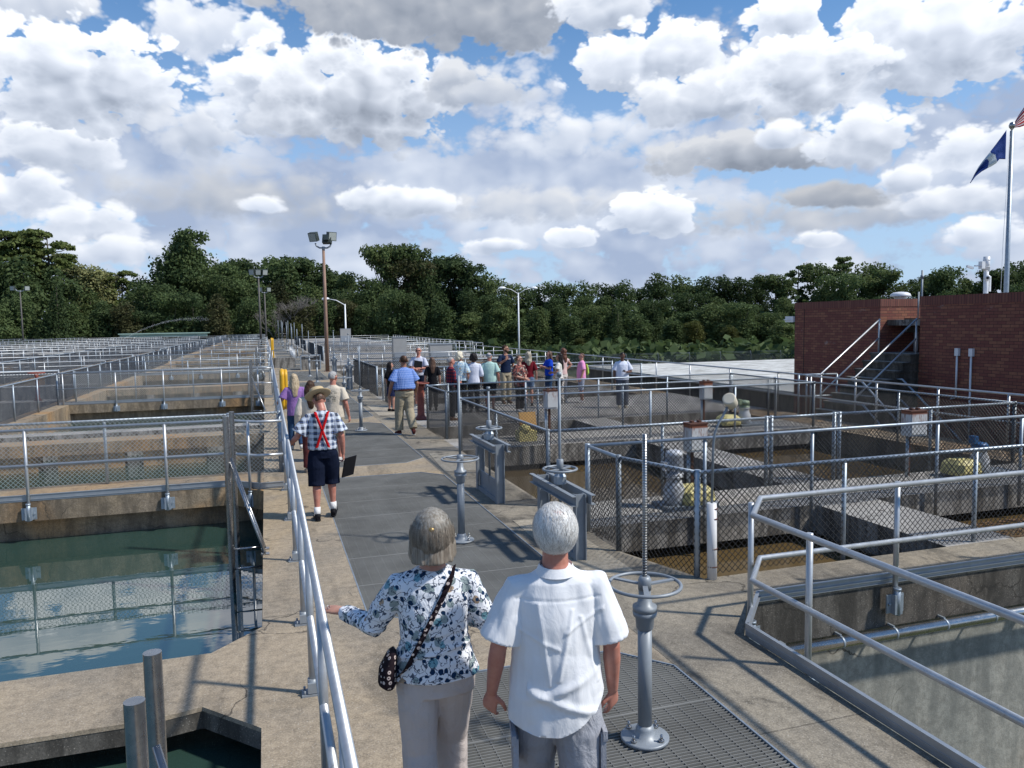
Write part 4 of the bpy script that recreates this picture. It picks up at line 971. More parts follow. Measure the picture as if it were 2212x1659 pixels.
# ================================================================== PEOPLE
def skinmat(name, c):
    m = mat(name, c, .5); t = NT(m.node_tree); b = bsdf(m); p = t.obj()
    t.link(t.mix(t.ramp(t.noise(p, 14, 5, .6), (.3, .7, 0, 1)), C4(c), (c[0]*.86, c[1]*.72, c[2]*.68, 1)), b.inputs['Base Color'])
    b.inputs['Subsurface Weight'].default_value = .0; bump(t, b, t.noise(p, 160, 3), .15, .002); return m
SK = {'fair': skinmat('fair skin', (.50, .275, .20)), 'pink': skinmat('sun pink skin', (.50, .23, .17)), 'tan': skinmat('tanned skin', (.36, .19, .125)), 'brown': skinmat('brown skin', (.13, .062, .038))}
def hairmat(name, c1, c2, sc=1.0):
    m = mat(name, c1, .45); t = NT(m.node_tree); b = bsdf(m); b.inputs['Specular IOR Level'].default_value = .12 if c1[0] < .05 else .35; p = t.vmul(t.obj(), (90*sc, 90*sc, 6))
    n = t.noise(p, 1.0, 4, .6); t.link(t.mix(t.ramp(n, (.3, .7, 0, 1)), C4(c1), C4(c2)), b.inputs['Base Color']); bump(t, b, n, .6, .004); return m
HR = {'white': hairmat('white hair', (.78, .77, .74), (.56, .55, .53)), 'grey': hairmat('grey hair', (.42, .41, .40), (.25, .24, .23)),
      'greybrown': hairmat('grey brown hair', (.15, .118, .088), (.30, .26, .21)), 'black': hairmat('black hair', (.010, .009, .009), (.025, .02, .02)),
      'darkbrown': hairmat('dark brown hair', (.035, .02, .014), (.075, .042, .026)), 'blonde': hairmat('blonde hair', (.52, .42, .28), (.28, .20, .12)),
      'paleblonde': hairmat('pale blonde hair', (.74, .68, .54), (.55, .49, .36)), 'auburn': hairmat('auburn curly hair', (.16, .06, .03), (.07, .028, .018)),
      'brown': hairmat('brown hair', (.12, .065, .04), (.06, .033, .022)), 'greyblonde': hairmat('grey blonde hair', (.42, .37, .28), (.26, .23, .18))}
def cloth(name, c, rough=.8, wr=1.0, pattern=None):
    if name in MATS: return MATS[name]
    m = mat(name, c, rough, 0, .08); t = NT(m.node_tree); b = bsdf(m); o = t.obj(); x, y, z = t.sep(o)
    col = None
    if pattern == 'plaid':
        def bands(v, period, w, off=0):
            f = t.math('FRACT', t.math('ADD', t.math('DIVIDE', v, period), off)); return t.math('LESS_THAN', f, w)
        ux = t.math('ADD', x, t.math('MULTIPLY', y, .4)); base = (.62, .68, .78, 1)
        a = t.math('MULTIPLY', t.math('ADD', bands(ux, .078, .5), bands(z, .078, .5)), .5)
        col = t.mix(t.math('MULTIPLY', a, .93), base, (.010, .016, .035, 1)); l = t.math('MAXIMUM', bands(ux, .078, .07, .22), bands(z, .078, .07, .22)); col = t.mix(l, col, (.62, .66, .72, 1))
        l2 = t.math('MAXIMUM', bands(ux, .156, .03, .4), bands(z, .156, .03, .4)); col = t.mix(l2, col, (.10, .16, .36, 1))
    elif pattern == 'darkplaid':
        f1 = t.math('LESS_THAN', t.math('FRACT', t.math('DIVIDE', t.math('ADD', x, y), .09)), .35); f2 = t.math('LESS_THAN', t.math('FRACT', t.math('DIVIDE', z, .09)), .35)
        col = t.mix(t.math('MULTIPLY', t.math('ADD', f1, f2), .5), (.018, .02, .05, 1), (.28, .03, .03, 1))
    elif pattern == 'check':
        f1 = t.math('LESS_THAN', t.math('FRACT', t.math('DIVIDE', t.math('ADD', x, t.math('MULTIPLY', y, .4)), .032)), .24); f2 = t.math('LESS_THAN', t.math('FRACT', t.math('DIVIDE', z, .05)), .18)
        col = t.mix(t.math('MAXIMUM', t.math('MULTIPLY', f1, .5), t.math('MULTIPLY', f2, .42)), C4(c), (.50, .60, .85, 1))
    elif pattern == 'floral':
        w = t.node('ShaderNodeTexNoise'); w.inputs['Scale'].default_value = 22; t.link(o, w.inputs['Vector']); ws = t.node('ShaderNodeVectorMath', operation='SCALE')
        t.link(w.outputs['Color'], ws.inputs[0]); ws.inputs[3].default_value = .030; pv = t.vadd(o, ws.outputs[0])
        v = t.node('ShaderNodeTexVoronoi'); t.link(pv, v.inputs['Vector']); v.inputs['Scale'].default_value = 17; r, gg, bb = t.sep(v.outputs['Color'])
        ring = t.math('ADD', .6, t.math('MULTIPLY', t.math('SINE', t.math('MULTIPLY', v.outputs['Distance'], 75)), .4))
        fl = t.math('MULTIPLY', t.ramp(v.outputs['Distance'], (.38, .43, 1, 0)), t.math('GREATER_THAN', r, .30))
        fc = t.mix(t.math('GREATER_THAN', gg, .74), (.33, .40, .40, 1), (.46, .33, .22, 1)); fc = t.mix(t.math('GREATER_THAN', gg, .88), fc, (.20, .42, .50, 1)); fc = t.mix(ring, t.mix(.6, fc, (.05, .08, .10, 1)), fc)
        col = t.mix(fl, (.76, .78, .82, 1), fc)
        v2 = t.node('ShaderNodeTexVoronoi'); v2.feature = 'F1'; t.link(t.vadd(pv, (.3, .2, .1)), v2.inputs['Vector']); v2.inputs['Scale'].default_value = 30; r2 = t.sep(v2.outputs['Color'])[0]
        lf = t.math('MULTIPLY', t.ramp(v2.outputs['Distance'], (.36, .42, 1, 0)), t.math('GREATER_THAN', r2, .60)); col = t.mix(lf, col, (.010, .035, .085, 1))
        n3 = t.noise(t.vadd(pv, (1, 2, 3)), 26, 2, .5); st = t.math('LESS_THAN', t.math('ABSOLUTE', t.math('SUBTRACT', n3, .5)), .022); col = t.mix(t.math('MULTIPLY', st, .9), col, (.012, .03, .07, 1))
    elif pattern == 'print':
        v = t.node('ShaderNodeTexVoronoi'); t.link(o, v.inputs['Vector']); v.inputs['Scale'].default_value = 24; r = t.sep(v.outputs['Color'])[0]
        col = t.mix(t.ramp(r, (.2, .8, 0, 1)), C4(c), (.30, .10, .08, 1)); col = t.mix(t.math('GREATER_THAN', r, .86), col, (.40, .38, .32, 1))
    elif pattern == 'lightprint':
        v = t.node('ShaderNodeTexVoronoi'); t.link(o, v.inputs['Vector']); v.inputs['Scale'].default_value = 22; r = t.sep(v.outputs['Color'])[0]
        col = t.mix(t.math('GREATER_THAN', r, .6), C4(c), (.70, .74, .72, 1)); col = t.mix(t.math('GREATER_THAN', r, .9), col, (.45, .36, .22, 1))
    elif pattern == 'dots':
        v = t.node('ShaderNodeTexVoronoi'); v.voronoi_dimensions = '3D'; t.link(o, v.inputs['Vector']); v.inputs['Scale'].default_value = 34; v.inputs['Randomness'].default_value = .25
        col = t.mix(t.ramp(v.outputs['Distance'], (.30, .34, 1, 0)), (.018, .012, .016, 1), (.55, .46, .42, 1)); col = t.mix(t.ramp(v.outputs['Distance'], (.12, .15, 1, 0)), col, (.03, .02, .03, 1))
    n = t.noise(t.vmul(o, (1, 1, .55)), 11, 5, .6, 1.2); fine = t.noise(o, 420, 2)
    if col is None:
        kk = t.math('ADD', .86, t.math('MULTIPLY', t.noise(o, 6, 4), .24)); col = t.mix(1, C4(c), t.comb(kk, kk, kk), 'MULTIPLY')
    t.link(col, b.inputs['Base Color']); bump(t, b, t.math('ADD', n, t.math('MULTIPLY', fine, .05)), .55*wr, .03); return m

def V3(*a): return Vector(a)
def sect(mb, secs, n=18, caps=True):
    """secs: (centre, rx, ry, axis_x, axis_y) rings lofted together"""
    vs = []
    for c, rx, ry, ax, ay in secs:
        for k in range(n):
            t = 2*math.pi*k/n; vs.append(c + ax*(rx*math.cos(t)) + ay*(ry*math.sin(t)))
    m = len(secs); fs = [(i*n+k, i*n+(k+1) % n, (i+1)*n+(k+1) % n, (i+1)*n+k) for i in range(m-1) for k in range(n)]
    if caps: fs += [tuple(range(n-1, -1, -1)), tuple((m-1)*n+k for k in range(n))]
    mb.add(vs, fs, True)
def limb(mb, pts, rs, n=14, round0=True, round1=True, ref=None, flat=1.0):
    pts = [Vector(p) for p in pts]; rs = list(rs); secs = []
    ref = ref or Vector((0, 1, 0)); m = len(pts)
    for i, p in enumerate(pts):
        a, c = pts[max(i-1, 0)], pts[min(i+1, m-1)]
        d = ((p-a).normalized() + (c-p).normalized()).normalized() if 0 < i < m-1 else (c-a).normalized()
        ax = d.cross(ref); ax = ax.normalized() if ax.length > .1 else d.cross(Vector((1, 0, 0))).normalized(); ay = d.cross(ax).normalized()
        r = rs[i]
        if i == 0 and round0:
            for q in (.35, .75): secs.append((p - d*r*math.sqrt(1-q*q)*.9, r*q, r*q*flat, ax, ay))
        secs.append((p, r, r*flat, ax, ay))
        if i == m-1 and round1:
            for q in (.75, .35): secs.append((p + d*r*math.sqrt(1-q*q)*.9, r*q, r*q*flat, ax, ay))
    sect(mb, secs, n)
def ball(mb, c, r, n=14):
    c = Vector(c); secs = []
    for i in range(1, n):
        t = math.pi*i/n; secs.append((c + Vector((0, 0, -r[2]*math.cos(t))), r[0]*math.sin(t), r[1]*math.sin(t), Vector((1, 0, 0)), Vector((0, 1, 0))))
    sect(mb, secs, n+4)
def remesh(mb, name, mater, parent, vox=.012, smooth=3, disp=None, cut=None, sub=None):
    me = mb.mesh(name); o = bpy.data.objects.new(name, me); COL.objects.link(o)
    md = o.modifiers.new('r', 'REMESH'); md.mode = 'VOXEL'; md.voxel_size = vox; md.use_smooth_shade = True
    if smooth: sm = o.modifiers.new('s', 'SMOOTH'); sm.iterations = smooth; sm.factor = .5
    dg = bpy.context.evaluated_depsgraph_get(); dg.update()
    ne = bpy.data.meshes.new_from_object(o.evaluated_get(dg)); bpy.data.objects.remove(o); bpy.data.meshes.remove(me)
    nv = len(ne.vertices); co = np.empty(nv*3, 'f'); ne.vertices.foreach_get('co', co); co = co.reshape(-1, 3)
    if disp:
        no = np.empty(nv*3, 'f'); ne.vertices.foreach_get('normal', no); no = no.reshape(-1, 3)
        d = np.array([disp(Vector(c), Vector(q)) for c, q in zip(co, no)], 'f'); co = co + no*d[:, None]
        ne.vertices.foreach_set('co', co.ravel())
    if cut:
        import bmesh
        bm = bmesh.new(); bm.from_mesh(ne); dead = [v for v in bm.verts if cut(v.co)]; bmesh.ops.delete(bm, geom=dead, context='VERTS'); bm.to_mesh(ne); bm.free()
    ne.name = name; ne.materials.clear(); ne.materials.append(mater)
    ne.polygons.foreach_set('use_smooth', [True]*len(ne.polygons)); ne.update()
    ob = bpy.data.objects.new(name, ne); COL.objects.link(ob); ob.parent = parent; return ob

def hand(mb, wrist, d, side, palm, curl=.5, s=1.0):
    """five fingered hand: d = pointing direction, palm = palm normal, side = direction of the thumb"""
    d = d.normalized(); palm = (palm - d*palm.dot(d)).normalized(); w = d.cross(palm)
    if w.dot(side) < 0: w = -w
    W = Vector(wrist)
    sect(mb, [(W, .024*s, .020*s, w, palm), (W+d*.03*s, .032*s, .017*s, w, palm), (W+d*.065*s, .041*s, .015*s, w, palm), (W+d*.092*s, .040*s, .012*s, w, palm), (W+d*.10*s, .034*s, .008*s, w, palm)], 12)
    for k, (off, L) in enumerate(((.029, .072), (.010, .082), (-.010, .077), (-.029, .060))):
        a = W + d*.088*s + w*off*s; c1 = curl*(.9+.12*k); d1 = (d*math.cos(c1*.6) + palm*math.sin(c1*.6)).normalized(); d2 = (d*math.cos(c1*1.5) + palm*math.sin(c1*1.5)).normalized(); d3 = (d*math.cos(c1*2.2) + palm*math.sin(c1*2.2)).normalized()
        p1 = a + d1*L*.45*s; p2 = p1 + d2*L*.32*s; p3 = p2 + d3*L*.23*s
        limb(mb, [a, p1, p2, p3], [.0092*s, .0086*s, .0078*s, .0066*s], 8)
    a = W + d*.022*s + w*.022*s; p1 = a + (d*.55 + w*.75 + palm*.25).normalized()*.045*s; p2 = p1 + (d*.85 + w*.28 + palm*.35).normalized()*.036*s; p3 = p2 + (d*.9 + palm*.4).normalized()*.022*s
    limb(mb, [a, p1, p2, p3], [.013*s, .0115*s, .0098*s, .0078*s], 8)

def person(label, loc, face, h=1.75, g=1.0, belly=0.0, skin='fair', hair='brown', style='short', hy=0, hp=0, arms={}, feet=None, top=None, sleeve=.75, hem=.90, loose=.012,
           bottom=None, leg_end=.10, leg_loose=.015, shoe=None, sole=None, group=None, vox=.011, neckcut=1.49, curl=.5, hip=.0, lean=0, sock=None, wrinkle=.004, tophem_flare=0, sleeve_flare=.02, headw=1.0, hips_shift=0.0, cutf=None, topdisp=None, faceparts=True, skirt=False, handpose={}):
    s = h/1.75
    root = thing('person', label, 'person', loc, group); root.rotation_euler = (0, 0, -rad(face)); root.scale = (s, s, s)
    feet = feet or {'L': (-.10, .0, 0, 0), 'R': (.10, .02, 0, 0)}
    X = Vector((1, 0, 0)); Yv = Vector((0, 1, 0)); Z = Vector((0, 0, 1))
    HR_ = Matrix.Rotation(-rad(hy), 4, 'Z') @ Matrix.Rotation(-rad(hp), 4, 'X'); piv = Vector((0, -.005, 1.50)) + Vector((0, lean*1.3, 0))
    def T(p): return piv + HR_ @ (Vector(p) - Vector((0, 0, 1.50)))
    def lz(z): return lean*max(0, z-.95)*1.6
    # joints
    J = {}
    for sd, sx in (('L', -1), ('R', 1)):
        sh = Vector((sx*.170*(.9+.1*g), lz(1.40), 1.392)); a = arms.get(sd)
        if a is None: a = ((sx*(.235+.03*(g-1)*4), lz(1.43)-.03, 1.13), (sx*(.26+.03*(g-1)*4), lz(1.43)+.06, .885))
        J[sd] = (sh, Vector(a[0]), Vector(a[1]))
        fx, fy, lift, pit = feet[sd]; ank = Vector((fx, fy - .02, .085+lift)); hp_ = Vector((sx*.088, 0, .91)); mid = (ank+hp_)/2
        kn = mid + Vector((0, .035 + .10*abs(fy)*.5 + lift*.9, .03)); J['l'+sd] = (hp_, kn, ank)
    mb = MB()
    # head, neck
    hw = headw
    for c, r in (((0, -.012, 1.655), (.074*hw, .093*hw, .092)), ((0, .022, 1.60), (.060*hw, .072, .068)), ((0, .045, 1.565), (.038*hw, .042, .036)), ((0, .055, 1.66), (.05, .035, .03)), ((.03, .062, 1.605), (.02, .02, .018)), ((-.03, .062, 1.605), (.02, .02, .018)), ((0, .088, 1.58), (.022, .013, .010))):
        sub = MB(); ball(sub, c, r, 12); mb.add([T(v) for v in sub.v], sub.f, True)
    sub = MB(); limb(sub, [(0, .088, 1.655), (0, .100, 1.632), (0, .108, 1.615)], [.009, .012, .015], 8); mb.add([T(v) for v in sub.v], sub.f, True)
    for sx in (-1, 1):
        sub = MB(); limb(sub, [(sx*.076*hw, -.005, 1.655), (sx*.084*hw, -.012, 1.635), (sx*.077*hw, .0, 1.605)], [.012, .016, .010], 8, flat=.8); mb.add([T(v) for v in sub.v], sub.f, True)
    limb(mb, [(0, lz(1.45)-.01, 1.43), (0, lz(1.5), 1.50), T((0, .0, 1.57))], [.075*(.8+.2*g), .058*(.75+.25*g), .056*(.8+.2*g)], 14)
    # torso core
    sect(mb, [(Vector((0, 0, .88)), .14*g, .10, X, Yv), (Vector((0, lz(1.1), 1.08)), .125*g, .09, X, Yv), (Vector((0, lz(1.3), 1.30)), .145*g, .10, X, Yv), (Vector((0, lz(1.42), 1.43)), .14, .075, X, Yv), (Vector((0, lz(1.46), 1.475)), .07, .06, X, Yv)], 20)
    for sd, sx in (('L', -1), ('R', 1)):
        sh, el, wr = J[sd]; gg = .85+.15*g
        fa = el.lerp(wr, .3)
        limb(mb, [sh, sh.lerp(el, .5), el, fa, wr], [.052*gg, .046*gg, .038*gg, .040*gg, .0255*gg], 14)
        d = (wr-el); hpz = handpose.get(sd, {}); palm = Vector(hpz.get('palm', (-sx*1.0, .25, 0))); thumb = Vector(hpz.get('thumb', (0, 1, 0))); dd = Vector(hpz.get('dir', tuple(d)))
        hand(mb, wr, dd, thumb, palm, hpz.get('curl', curl))
        a, k, c = J['l'+sd]; calf = k.lerp(c, .28) + Vector((0, -.012, 0))
        limb(mb, [a, a.lerp(k, .5), k, calf, k.lerp(c, .75), c], [.083*gg, .070*gg, .052*gg, .056*gg, .036*gg, .034*gg], 14)
    remesh(mb, 'body', SK[skin], root, min(vox, .0075), 2)
    if faceparts:
        eb = MB()
        for sx in (-1, 1):
            sub = MB(); ball(sub, (sx*.031, .083, 1.643), (.012, .008, .006), 8); sub.box(sx*.031-.017, sx*.031+.017, .082, .092, 1.664, 1.669); eb.add([T(v) for v in sub.v], sub.f, True)
        eb.build_local('eyes', mat('eye dark', (.03, .02, .018), .3), root)
        sub = MB(); ball(sub, (0, .094, 1.585), (.021, .008, .005), 8); eb = MB(); eb.add([T(v) for v in sub.v], sub.f, True); eb.build_local('mouth', mat('lips', (.30, .10, .09), .5), root)
    # hair
    if style != 'bald':
        hm = MB()
        shell = []
        def keep(d):
            if style in ('short', 'crop'): return (d.z > .52 and d.y < .72) or (d.y < .20 and d.z > .02) or (d.y < -.25 and d.z > -.62)
            return (d.z > .50 and d.y < .70) or (d.y < .30 and d.z > -.25) or (d.y < .0 and d.z > -.8)
        sub = MB(); N = 30; idx = {}; th = {'crop': .003, 'short': .007, 'bob': .014, 'long': .012, 'curly': .026, 'puff': .034}.get(style, .012)
        R3 = Vector((.075*hw+th, .095*hw+th, .091+th)); c0 = Vector((0, -.014, 1.655)); vs = []; fs = []
        for i in range(N+1):
            for j in range(N*2):
                a, q = math.pi*i/N, math.pi*j/N; d = Vector((math.sin(a)*math.cos(q), math.sin(a)*math.sin(q), math.cos(a))); vs.append((d, Vector((c0.x+d.x*R3.x, c0.y+d.y*R3.y, c0.z+d.z*R3.z))))
        for i in range(N):
            for j in range(N*2):
                q = [i*N*2+j, i*N*2+(j+1) % (N*2), (i+1)*N*2+(j+1) % (N*2), (i+1)*N*2+j]
                if all(keep(vs[k][0]) for k in q): fs.append(q)
        # thick shell: outer + inner copy
        used = sorted({k for f in fs for k in f}); mp = {k: n for n, k in enumerate(used)}; outer = [vs[k][1] for k in used]; inner = [c0 + (vs[k][1]-c0)*.80 for k in used]; m = len(used)
        from collections import Counter
        ed = Counter()
        for f in fs:
            for a, c in zip(f, f[1:]+f[:1]): ed[(a, c)] += 1
        side = [(mp[c], mp[a], mp[a]+m, mp[c]+m) for (a, c) in ed if (c, a) not in ed]
        F = [tuple(mp[k] for k in reversed(f)) for f in fs] + [tuple(mp[k]+m for k in f) for f in fs] + side
        sub.add(outer+inner, F, True)
        if style == 'bob':
            for sx in (-1, 1): limb(sub, [(sx*.068, -.02, 1.66), (sx*.084, -.015, 1.60), (sx*.090, .0, 1.535)], [.028, .034, .030], 12, flat=1.4)
            limb(sub, [(0, -.06, 1.66), (0, -.065, 1.60), (0, -.065, 1.515)], [.082, .097, .106], 18, True, False, flat=.68)
        if style == 'puff':
            for k in range(14):
                a = 2*math.pi*k/14
                if math.sin(a) < .45: ball(sub, (.085*math.cos(a), -.02+.09*math.sin(a), 1.60+.05*math.sin(3.1*k)), (.042, .042, .05), 8)
        hm.add([T(v) for v in sub.v], sub.f, True)
        if style in ('long', 'curly'):
            le = {'long': 1.27, 'curly': 1.36}[style]; b0 = T((0, -.075, 1.62)); b1 = T((0, -.085, 1.52)); bend = Vector((0, lz(1.35)-.115*(.8+.2*g), (1.52+le)/2+.02)); b3 = Vector((0, lz(1.3)-.125, le))
            limb(hm, [b0, b1, bend, b3], [.085, .088, .082, .055], 14, flat=.5)
            for sx in (-1, 1): limb(hm, [T((sx*.072, -.02, 1.64)), T((sx*.085, -.02, 1.54)), Vector((sx*.08, lz(1.4)-.08, 1.43))], [.028, .034, .03], 10)
            if style == 'curly':
                for k in range(26):
                    a = random.uniform(0, 6.28); z = random.uniform(1.40, 1.70); ball(hm, T((.09*math.cos(a), min(.0, -.03+.085*math.sin(a)), z)), (.026, .026, .03), 7)
        def hd(c, nn): return mnoise.noise(Vector((c.x*26, c.y*26, c.z*9)))*.009 + mnoise.noise(Vector((c.x*70, c.y*70, c.z*26)))*.005
        remesh(hm, 'hair', HR[hair], root, .0085, 1, hd)
    # top
    if top:
        mb = MB(); W = .165*g; D = .108+.02*(g-1); zt = 1.425
        be = belly
        secs = [(Vector((hips_shift, lz(hem)+be*.3, hem)), (.158+hip)*g+loose+tophem_flare, .112+be*.55+loose+tophem_flare*.6, X, Yv),
                (Vector((hips_shift*.7, lz(1.0)+be*.4, max(hem+.04, 1.0))), (.150+hip*.6)*g+loose+be*.4, .108+be*.9+loose, X, Yv),
                (Vector((0, lz(1.12)+be*.4, 1.12)), .140*g+loose+be*.45, .100+be*.9+loose, X, Yv),
                (Vector((0, lz(1.26)+be*.1, 1.26)), .155*g+loose, .106+be*.4+loose, X, Yv),
                (Vector((0, lz(1.36), 1.36)), .172*(.88+.12*g)+loose, .100+loose, X, Yv),
                (Vector((0, lz(1.43)-.01, 1.43)), .150*(.88+.12*g)+loose*.6, .082+loose*.5, X, Yv),
                (Vector((0, lz(1.46)-.012, 1.472)), .085, .066, X, Yv), (Vector((0, lz(1.5)-.012, neckcut)), .062, .06, X, Yv)]
        sect(mb, secs, 26)
        for sd, sx in (('L', -1), ('R', 1)):
            sh, el, wr = J[sd]; gg = .85+.15*g; lo = loose*.8
            base = Vector((sx*.055, lz(1.43)-.005, 1.418))
            if sleeve <= 0: continue
            if sleeve < 1:
                e = sh.lerp(el, sleeve); limb(mb, [base, sh, sh.lerp(el, sleeve*.6), e], [.050, .056*gg+lo*.6, .057*gg+lo+sleeve_flare*.5, .055*gg+lo+sleeve_flare], 16, True, False)
            else:
                f = sleeve-1; e = el.lerp(wr, f); rs = [.050, .056*gg+lo*.6, .054*gg+lo, .046*gg+lo, .036*gg+lo*.8]
                limb(mb, [base, sh, sh.lerp(el, .6), el, e], rs, 16, True, False)
        amp = wrinkle
        def td(c, nn):
            q = Vector((c.x*5.5, c.y*5.5, c.z*3.2)); return mnoise.noise(q+Vector((0, 0, 9)))*amp*1.6 + mnoise.noise(Vector((c.x*16, c.y*16, c.z*8)))*amp*.7
        remesh(mb, 'shirt', top, root, min(vox, .010), 1, topdisp or td, cutf)
    # bottom
    if bottom:
        mb = MB(); hz = 1.02
        sect(mb, [(Vector((0, 0, .84)), (.150+hip)*g+.006, .112+.01, X, Yv), (Vector((0, -.004, .93)), (.156+hip)*g+.006, .116+belly*.4, X, Yv), (Vector((0, belly*.2, hz)), .140*g+.008, .102+belly*.6, X, Yv)], 22)
        if skirt:
            sect(mb, [(Vector((0, 0, leg_end)), .19, .15, X, Yv), (Vector((0, 0, .93)), .155*g, .115, X, Yv)], 22)
        else:
            for sd, sx in (('L', -1), ('R', 1)):
                a, k, c = J['l'+sd]; gg = .85+.15*g; pts = [a + Vector((0, 0, .0)), a.lerp(k, .5), k, k.lerp(c, .5), c]; rs = [.088*gg+leg_loose*.4+hip*.4, .078*gg+leg_loose, .064*gg+leg_loose, .058*gg+leg_loose, .050*gg+leg_loose]
                out = [pts[0]]; ro = [rs[0]]
                for i in range(1, 5):
                    if pts[i].z < leg_end:
                        f = (pts[i-1].z-leg_end)/max(1e-4, pts[i-1].z-pts[i].z); out.append(pts[i-1].lerp(pts[i], f)); ro.append(rs[i]+.006); break
                    out.append(pts[i]); ro.append(rs[i])
                limb(mb, out, ro, 16, True, False)
        def bd(c, nn): return mnoise.noise(Vector((c.x*7, c.y*7, c.z*5)))*.006 + mnoise.noise(Vector((c.x*15, c.y*15, c.z*18)))*.0035
        remesh(mb, 'skirt' if skirt else ('shorts' if leg_end > .3 else 'trousers'), bottom, root, min(vox, .010), 1, bd)
    if shoe:
        for sd, sx in (('L', -1), ('R', 1)):
            fx, fy, lift, pit = feet[sd]; hdg = sx*.12; f = Vector((math.sin(hdg), math.cos(hdg), 0)); rt = Vector((f.y, -f.x, 0))
            rp = Matrix.Rotation(-pit, 3, rt) if pit else Matrix.Identity(3); org = Vector((fx, fy, lift+.0)); 
            def F(a, z): return org + rp @ (f*a + Vector((0, 0, z)))
            up = rp @ Z; mb = MB(); ff = rp @ f
            if pit: org = org + Vector((0, 0, 0))
            sect(mb, [(F(-.085, .045), .028, .030, rt, up), (F(-.07, .05), .034, .045, rt, up), (F(-.02, .055), .038, .052, rt, up), (F(.05, .042), .043, .038, rt, up), (F(.12, .032), .045, .028, rt, up), (F(.165, .027), .034, .020, rt, up), (F(.182, .025), .016, .012, rt, up)], 14)
            limb(mb, [F(-.035, .05), F(-.03, .095)], [.040, .041], 12, True, False)
            so_ = remesh(mb, 'shoe', shoe, root, .009, 1)
            mb = MB(); sect(mb, [(F(-.092, .012), .022, .012, rt, up), (F(-.07, .012), .037, .013, rt, up), (F(.05, .011), .044, .012, rt, up), (F(.12, .012), .047, .012, rt, up), (F(.19, .015), .020, .010, rt, up)], 14)
            me = mb.mesh('sole'); me.materials.append(sole or shoe); q = bpy.data.objects.new('sole', me); COL.objects.link(q); q.parent = so_
            if sock:
                a, k, c = J['l'+sd]; mb = MB(); limb(mb, [c+Vector((0, 0, -.02)), c.lerp(k, sock)], [.041, .044], 12, False, False); me = mb.mesh('sock'); me.materials.append(cloth('white sock', (.75, .75, .74))); q = bpy.data.objects.new('sock', me); COL.objects.link(q); q.parent = root
    root['_'] = 0; del root['_']
    return root, J, T
def _bl(s, name, m, parent):
    me = s.mesh(name); me.materials.append(m if not isinstance(m, str) else M[m]); o = bpy.data.objects.new(name, me); COL.objects.link(o); o.parent = parent; return o
MB.build_local = _bl

# ---- foreground man in the white linen shirt
linen = cloth('white linen', (.76, .77, .79), .85, .35)
def linen_disp(c, n):
    back = max(0, -n.y)
    f = 0
    f += .016*math.exp(-((c.z-(.98+.35*c.x))/.022)**2)*max(0, 1-abs(c.x)/.24)*back
    f += .014*math.exp(-((c.z-(.90-.42*(c.x-.05)))/.02)**2)*(1 if c.x > -.14 else 0)*back
    f += .007*math.exp(-((c.x+.07+.12*(c.z-1.2))/.011)**2)*(1 if 1.0 < c.z < 1.36 else 0)*back
    f += .007*math.exp(-((c.x-.03-.22*(c.z-1.2))/.010)**2)*(1 if 1.02 < c.z < 1.33 else 0)*back
    f += .006*math.exp(-((c.x-.12+.25*(c.z-1.2))/.010)**2)*(1 if .98 < c.z < 1.30 else 0)*back
    f += .006*math.exp(-((c.z-(1.22+.5*c.x))/.009)**2)*(1 if .02 < c.x < .2 else 0)*back
    f += .005*math.exp(-((c.z-(1.16-.45*c.x))/.009)**2)*(1 if -.18 < c.x < .0 else 0)*back
    f -= .004*math.exp(-((c.z-1.365-.10*c.x*c.x)/.006)**2)*(1 if abs(c.x) < .19 else 0)*back     # yoke seam
    q = Vector((c.x*7, c.y*7, c.z*3)); f += mnoise.noise(q)*.014 + mnoise.noise(Vector((c.x*14, c.y*12, c.z*5)))*.0065 + abs(mnoise.noise(Vector((c.x*9+c.z*6, c.y*9, c.z*9-c.x*5))))*.006
    return f
def linen_cut(c):
    r = abs(c.x)
    if r > .21 and c.z > 1.05: return False
    if c.z > 1.0: return False
    edge = .775 + .075*(c.x/.22)**2*(1 if c.x > 0 else .35) + .05*max(0, c.x/.2)
    if c.z < edge + .006 and c.z > edge - .0035: c.z = edge
    return c.z < edge - .0001
denim = cloth('grey blue cargo shorts cloth', (.34, .35, .385), .85, 1.2)
r1, J1, T1 = person('white haired man in an untucked white linen shirt and grey shorts, seen from behind', (1.185, 3.12, 0), 14, h=1.735, g=1.07, belly=.06, skin='pink', hair='white', style='short', hy=-3, hp=4,
    arms={'L': ((-.262, -.02, 1.13), (-.292, .05, .895)), 'R': ((.248, -.02, 1.12), (.268, .06, .875))}, feet={'L': (-.11, .18, 0, 0), 'R': (.12, -.22, .05, -.3)}, top=linen, sleeve=.86, hem=.72, loose=.024, tophem_flare=.026, sleeve_flare=.024,
    bottom=denim, leg_end=.47, leg_loose=.035, shoe=cloth('brown leather', (.12, .07, .045)), vox=.0065, curl=.42, topdisp=linen_disp, cutf=linen_cut, headw=1.02,
    handpose={'L': {'palm': (.55, .9, 0), 'thumb': (1, .2, 0), 'curl': .55}, 'R': {'palm': (-.7, .8, 0), 'thumb': (-1, .3, 0), 'curl': .5}})
